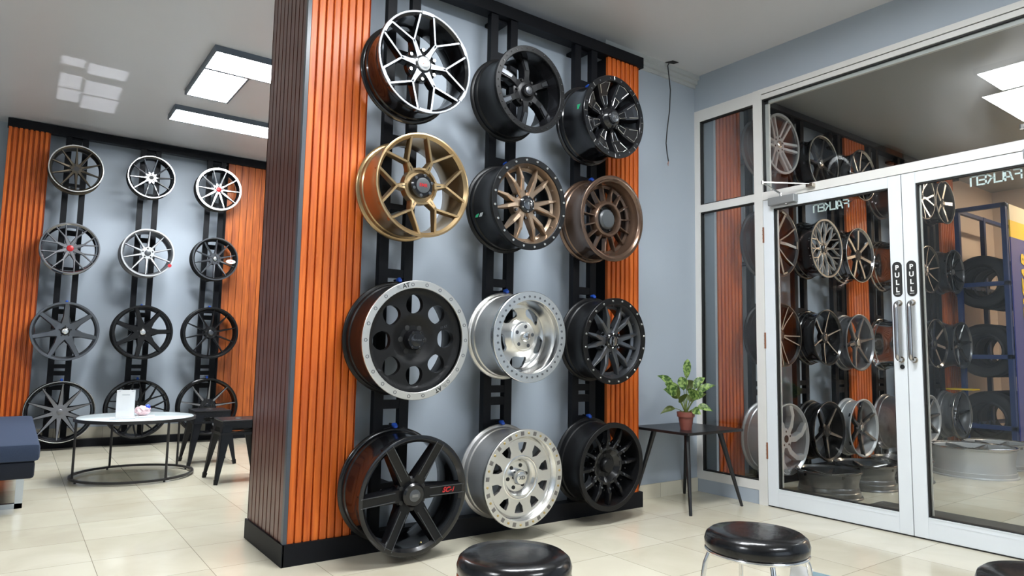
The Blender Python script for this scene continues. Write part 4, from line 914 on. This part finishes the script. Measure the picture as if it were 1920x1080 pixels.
def leaf(parent, tgt, width, m, base=(0, 0, .10), droop=.25, nm='leaf'):
    """leaf blade on a petiole; tgt = tip position relative to the pot base"""
    B, T = Vector(base), Vector(tgt); d = T-B; h = Vector((d.x, d.y, 0))
    P = lambda s: B+d*s+Vector((0, 0, droop*d.length*4*s*(1-s)))
    b = nb(); tube(b, [P(i/12*.5) for i in range(13)], [.0035-.0018*i/12 for i in range(13)], 6, mi=1)
    side = d.normalized().cross(Vector((0, 0, 1)))*.45 + d.normalized().cross(Vector((-.77, -.63, .1)))*.75
    if side.length < 1e-4: side = Vector((1, 0, 0))
    side.normalize(); n = 12; rows = []
    for i in range(n+1):
        s = .42+.58*i/n; u = i/n; wd = width*math.sin(PI*min(1, u*1.0)**.8)*(1-.25*u)+.0006
        c = P(s); tn = (P(min(1, s+.02))-P(s-.02)).normalized(); nr = side.cross(tn).normalized()
        rows.append([b.verts.new(c+side*wd*k/2*1.0+nr*abs(k)*wd*.10) for k in (-1, -.5, 0, .5, 1)])
    for i in range(n):
        for j in range(4): b.faces.new((rows[i][j], rows[i][j+1], rows[i+1][j+1], rows[i+1][j]))
    r = bmesh.ops.solidify(b, geom=[f for f in b.faces if f.material_index == 0], thickness=.0008)
    for f in b.faces: f.smooth = True
    return obj(nm, b, [m, M_leafd], parent, smooth=True)
# view basis at the plant: right in view = (0.80,-0.60), toward camera = (-0.6,-0.8)
RV = Vector((.81, -.59, 0)); CV = Vector((-.77, -.64, 0))
S = .00187/1.0
def L(px, py, toward, wd, m=None, droop=.22): # px,py measured from pot centre base (pixels), toward camera in m
    v = RV*px*.00345+CV*toward; leaf(t, (v.x*1.12, v.y*1.12, -py*.0036), wd*1.9, m or M_leaf, droop=droop)
for a in ((-50, -98, .02, .030), (-36, -84, .05, .040), (-38, -74, .09, .045), (4, -130, 0, .030), (-8, -97, -.02, .040), (34, -96, -.03, .034), (52, -82, .03, .030), (22, -72, .11, .055), (30, -68, .04, .04), (47, -35, .05, .032), (26, -30, .08, .035)): L(*a)
for a in ((-44, -28, .03, .025), (-28, -70, .05, .045), (-10, -62, .10, .050), (44, -80, .0, .028), (36, -66, .02, .03), (16, -60, -.06, .04), (-30, -82, -.08, .035), (10, -90, -.10, .04)): L(*a, M_leafd)

# ------------------------------------------------------------------ round coffee table and things on it
CT = (.825, 6.10)
t = thing('coffee_table', 'round coffee table with pale glass top and thin black steel frame', 'table', (CT[0], CT[1], 0))
b = nb(); lathe(b, [(.405, .447), (.405, .456), (.402, .458)], 72, closed=False, axis='Z'); obj('glass_top', b, M_tabtop, t, smooth=True)
b = nb(); lathe(b, [(.405, .435), (.422, .435), (.422, .458), (.408, .458), (.408, .445), (.405, .445)], 72, axis='Z'); obj('top_rim', b, M_rod, t, smooth=True)
b = nb(); lathe(b, [(.408, .012), (.428, .012), (.428, .028), (.408, .028)], 72, axis='Z')
for a in (.3, 1.9, 3.5, 5.1): lathe(b, [(.008, 0), (.008, .012)], 10, closed=False, axis='Z', c=(.418*math.cos(a), .418*math.sin(a), 0))
obj('base_ring', b, M_rod, t)
for ang in (190, 107, -66, 32):
    a = math.radians(ang); b = nb(); tube(b, [(.412*math.cos(a), .412*math.sin(a), .02), (.412*math.cos(a), .412*math.sin(a), .44)], .009, 10); obj('leg', b, M_rod, t, smooth=True)
t = thing('leaflet_holder', 'upright white leaflet holder standing on the round coffee table', 'sign', (.72, 5.93, .458), (0, 0, math.radians(-10)))
b = nb(); box(b, -.095, .075, -.045, .045, 0, .010, bev=.002); obj('acrylic_foot', b, M_acr, t)
b = nb(); box(b, -.062, .062, -.004, .004, .010, .215); obj('acrylic_panel', b, M_acr, t)
b = nb(); box(b, -.058, .058, -.0055, -.004, .012, .213); p_ = obj('paper_sheet', b, M_paper, t)
b = nb(); box(b, -.052, -.036, -.0062, -.0055, .203, .206); box(b, .036, .052, -.0062, -.0055, .203, .206); box(b, -.025, .025, -.0062, -.0055, .175, .181); obj('print', b, mat('pale grey print', (.55, .56, .6), .6), p_)
t = thing('snack_tray', 'flat white tray under the pink and blue wrapper on the coffee table', 'tray', (.845, 5.98, .458), (0, 0, math.radians(-10)))
b = nb(); box(b, -.06, .085, -.05, .05, 0, .014, bev=.003); obj('tray_body', b, M_acr, t)
t = thing('snack_wrapper', 'crumpled pink and white wrapper with a blue corner beside the leaflet holder', 'wrapper', (.845, 5.98, .473))
def crumple(cx, cy, cz, sx, sy, sz, seed, m, nm):
    rnd = random.Random(seed); b = nb(); bmesh.ops.create_icosphere(b, subdivisions=3, radius=1.0)
    for v in b.verts:
        k = 1+rnd.uniform(-.16, .16); v.co = Vector((v.co.x*sx*k, v.co.y*sy*k, max(-.95, v.co.z)*sz*k)); v.co += Vector((cx, cy, cz))
    zmin = min(v.co.z for v in b.verts)
    for v in b.verts: v.co.z -= zmin
    return obj(nm, b, m, t)
crumple(0, 0, 0, .055, .035, .036, 3, M_pack, 'wrapper_film'); o = crumple(.034, -.008, .0, .017, .018, .018, 5, mat('bright blue film', (.05, .12, .75), .3), 'blue_corner'); o.location.z = .047

# ------------------------------------------------------------------ square metal stools
def metal_stool(label, x, y, rz=0.0):
    t = thing('metal_stool', label, 'stool', (x, y, 0), (0, 0, rz), 'black metal stools by the coffee table')
    h = .148; Z = .462
    b = nb(); box(b, -h, h, -h, h, Z-.012, Z, bev=.006); box(b, -h+.004, h-.004, -h+.004, h-.004, Z-.060, Z-.012)
    obj('seat', b, M_tol, t)
    b = nb(); lathe(b, [(.022, Z+.0004), (.022, Z+.0015)], 24, closed=False, axis='Z'); lathe(b, [(.03, Z+.0002), (.026, Z+.003), (.022, Z+.0002)], 24, axis='Z'); obj('seat_hole', b, M_dark, t)
    for sx in (-1, 1):
        for sy in (-1, 1):
            b = nb(); top = Vector((sx*(h-.006), sy*(h-.006), Z-.02)); bot = Vector((sx*.192, sy*.192, .03))
            # angle profile leg: two tapering plates meeting at the outer corner
            for (ax, ay) in ((1, 0), (0, 1)):
                wt, wb = .075, .026
                q = [top, top-Vector((sx*wt*ax, sy*wt*ay, 0)), bot-Vector((sx*wb*ax, sy*wb*ay, 0)), bot]
                f = b.faces.new([b.verts.new(p) for p in q]); r = bmesh.ops.extrude_face_region(b, geom=[f])
                off = Vector((-sx*.004*(1-ax), -sy*.004*(1-ay), 0)); bmesh.ops.translate(b, vec=off, verts=[v for v in r['geom'] if isinstance(v, bmesh.types.BMVert)])
            lg = obj('leg', b, M_tol, t)
            b = nb(); beam(b, bot+Vector((-sx*.012, -sy*.012, .006)), Vector((sx*.186, sy*.186, 0)), (.030, .030), (.024, .024), up=(1, 0, 0)); obj('rubber_foot', b, M_matte, lg)
    b = nb()
    for s in (-1, 1): beam(b, (-.155, -.155*s, .36), (.155, .155*s, .36), (.012, .004), (.012, .004))
    for s in (-1, 1):
        beam(b, (-.16, s*.16, .362), (.16, s*.16, .362), (.003, .018), (.003, .018)); beam(b, (s*.16, -.16, .362), (s*.16, .16, .362), (.003, .018), (.003, .018))
    obj('cross_brace', b, M_tol, t)
metal_stool('square black metal stool right behind the coffee table rim', 1.447, 6.50); metal_stool('square black metal stool half hidden by the dark column side', 1.455, 5.58)

# ------------------------------------------------------------------ upholstered bench
t = thing('upholstered_bench', 'low blue-grey upholstered bench at the left edge', 'bench', (-.25, 6.1, 0))
b = nb(); box(b, -.46, .43, -1.02, 1.02, .30, .405, bev=.022); obj('seat_cushion', b, M_fab, t, smooth=True)
b = nb(); box(b, -.45, .41, -1.0, 1.0, .195, .298, bev=.018); obj('base', b, M_fabd, t, smooth=True)
for yy in (-.84, .84):
    b = nb(); box(b, .325, .365, yy-.02, yy+.02, 0.0, .195); box(b, -.40, -.36, yy-.02, yy+.02, 0.0, .195); box(b, -.40, .365, yy-.02, yy+.02, 0.0, .03); obj('sled_leg', b, mat('satin steel', (.5, .53, .55), .25, 1.0), t)

# ------------------------------------------------------------------ round vinyl stools
def vinyl_stool(label, x, y, R=.152, h=.492, rz=0.4):
    t = thing('round_stool', label, 'stool', (x, y, 0), (0, 0, rz), 'round black vinyl stools in the foreground')
    b = nb(); lathe(b, [(R*.96, h-.054), (R, h-.046), (R*1.01, h-.030), (R*.975, h-.014), (R*.89, h-.004), (R*.6, h), (R*.2, h+.001), (.001, h+.001)], 56, closed=False, axis='Z'); obj('seat_pad', b, M_vinyl, t, smooth=True)
    pts = [((R*.97)*math.cos(2*PI*i/48), (R*.97)*math.sin(2*PI*i/48), h-.057) for i in range(48)]
    b = nb(); tube(b, pts, .0055, 10, closed=True); obj('seat_ring', b, M_chrome, t, smooth=True)
    for k in range(4):
        a = PI/2*k; c, s = math.cos(a), math.sin(a)
        P = [(R*.80, h-.058), (R*.93, h-.062), (R*1.02, h-.095), (R*1.07, h-.14), (R*1.15, h*.4), (R*1.25, 0.0)]
        b = nb(); tube(b, [(r*c, r*s, z) for r, z in P], .0072, 12); lg = obj('leg', b, M_chrome, t, smooth=True)
        b = nb(); lathe(b, [(.011, 0), (.011, .02)], 12, closed=False, axis='Z', c=(R*1.247*c, R*1.247*s, 0)); obj('rubber_foot', b, M_matte, lg)
    pts = [((R*1.16)*math.cos(2*PI*i/48), (R*1.16)*math.sin(2*PI*i/48), .17) for i in range(48)]
    b = nb(); tube(b, pts, .005, 8, closed=True); obj('foot_ring', b, M_chrome, t, smooth=True)
vinyl_stool('round black vinyl stool at the bottom centre in front of the wheels', 1.080, 1.452, .147)
vinyl_stool('round black vinyl stool in front of the side table and glass door', 1.810, 1.240, .147, rz=.9)
vinyl_stool('round black vinyl stool at the bottom right corner, only its top showing', 2.05, .600, .150)

# added upward lamps without a seen source: window-shaped patch on the left ceiling
for (x0, x1, y0, y1) in ((.15, .30, 6.07, 6.25), (.33, .60, 6.11, 6.36), (.155, .31, 6.47, 6.83), (.16, .325, 6.86, 7.20), (.34, .60, 6.53, 6.90), (.345, .615, 6.93, 7.33)):
    ld = bpy.data.lights.new('patch_lamp', 'AREA'); ld.shape = 'RECTANGLE'; ld.size = x1-x0; ld.size_y = y1-y0; ld.spread = math.radians(1.0)
    ld.energy = 0.85*(x1-x0)*(y1-y0); ld.color = (0.9, 0.93, 1.0)
    lo = bpy.data.objects.new('patch_lamp', ld); COL.objects.link(lo); lo.location = ((x0+x1)/2, (y0+y1)/2, .60); lo.rotation_euler = (PI, 0, 0)

t = thing('leaflet', 'pale blue and white leaflet tucked under the round stool by the side table', 'leaflet', (1.905, 1.165, .176), (math.radians(-8), math.radians(12), math.radians(-38)))
b = nb(); box(b, -.055, .01, -.001, .001, .004, .212); obj('leaflet_page', b, M_paper, t)
b = nb(); box(b, .01, .070, -.0012, .0012, .004, .205); obj('leaflet_fold', b, mat('pale blue print', (.35, .50, .58), .5), t)
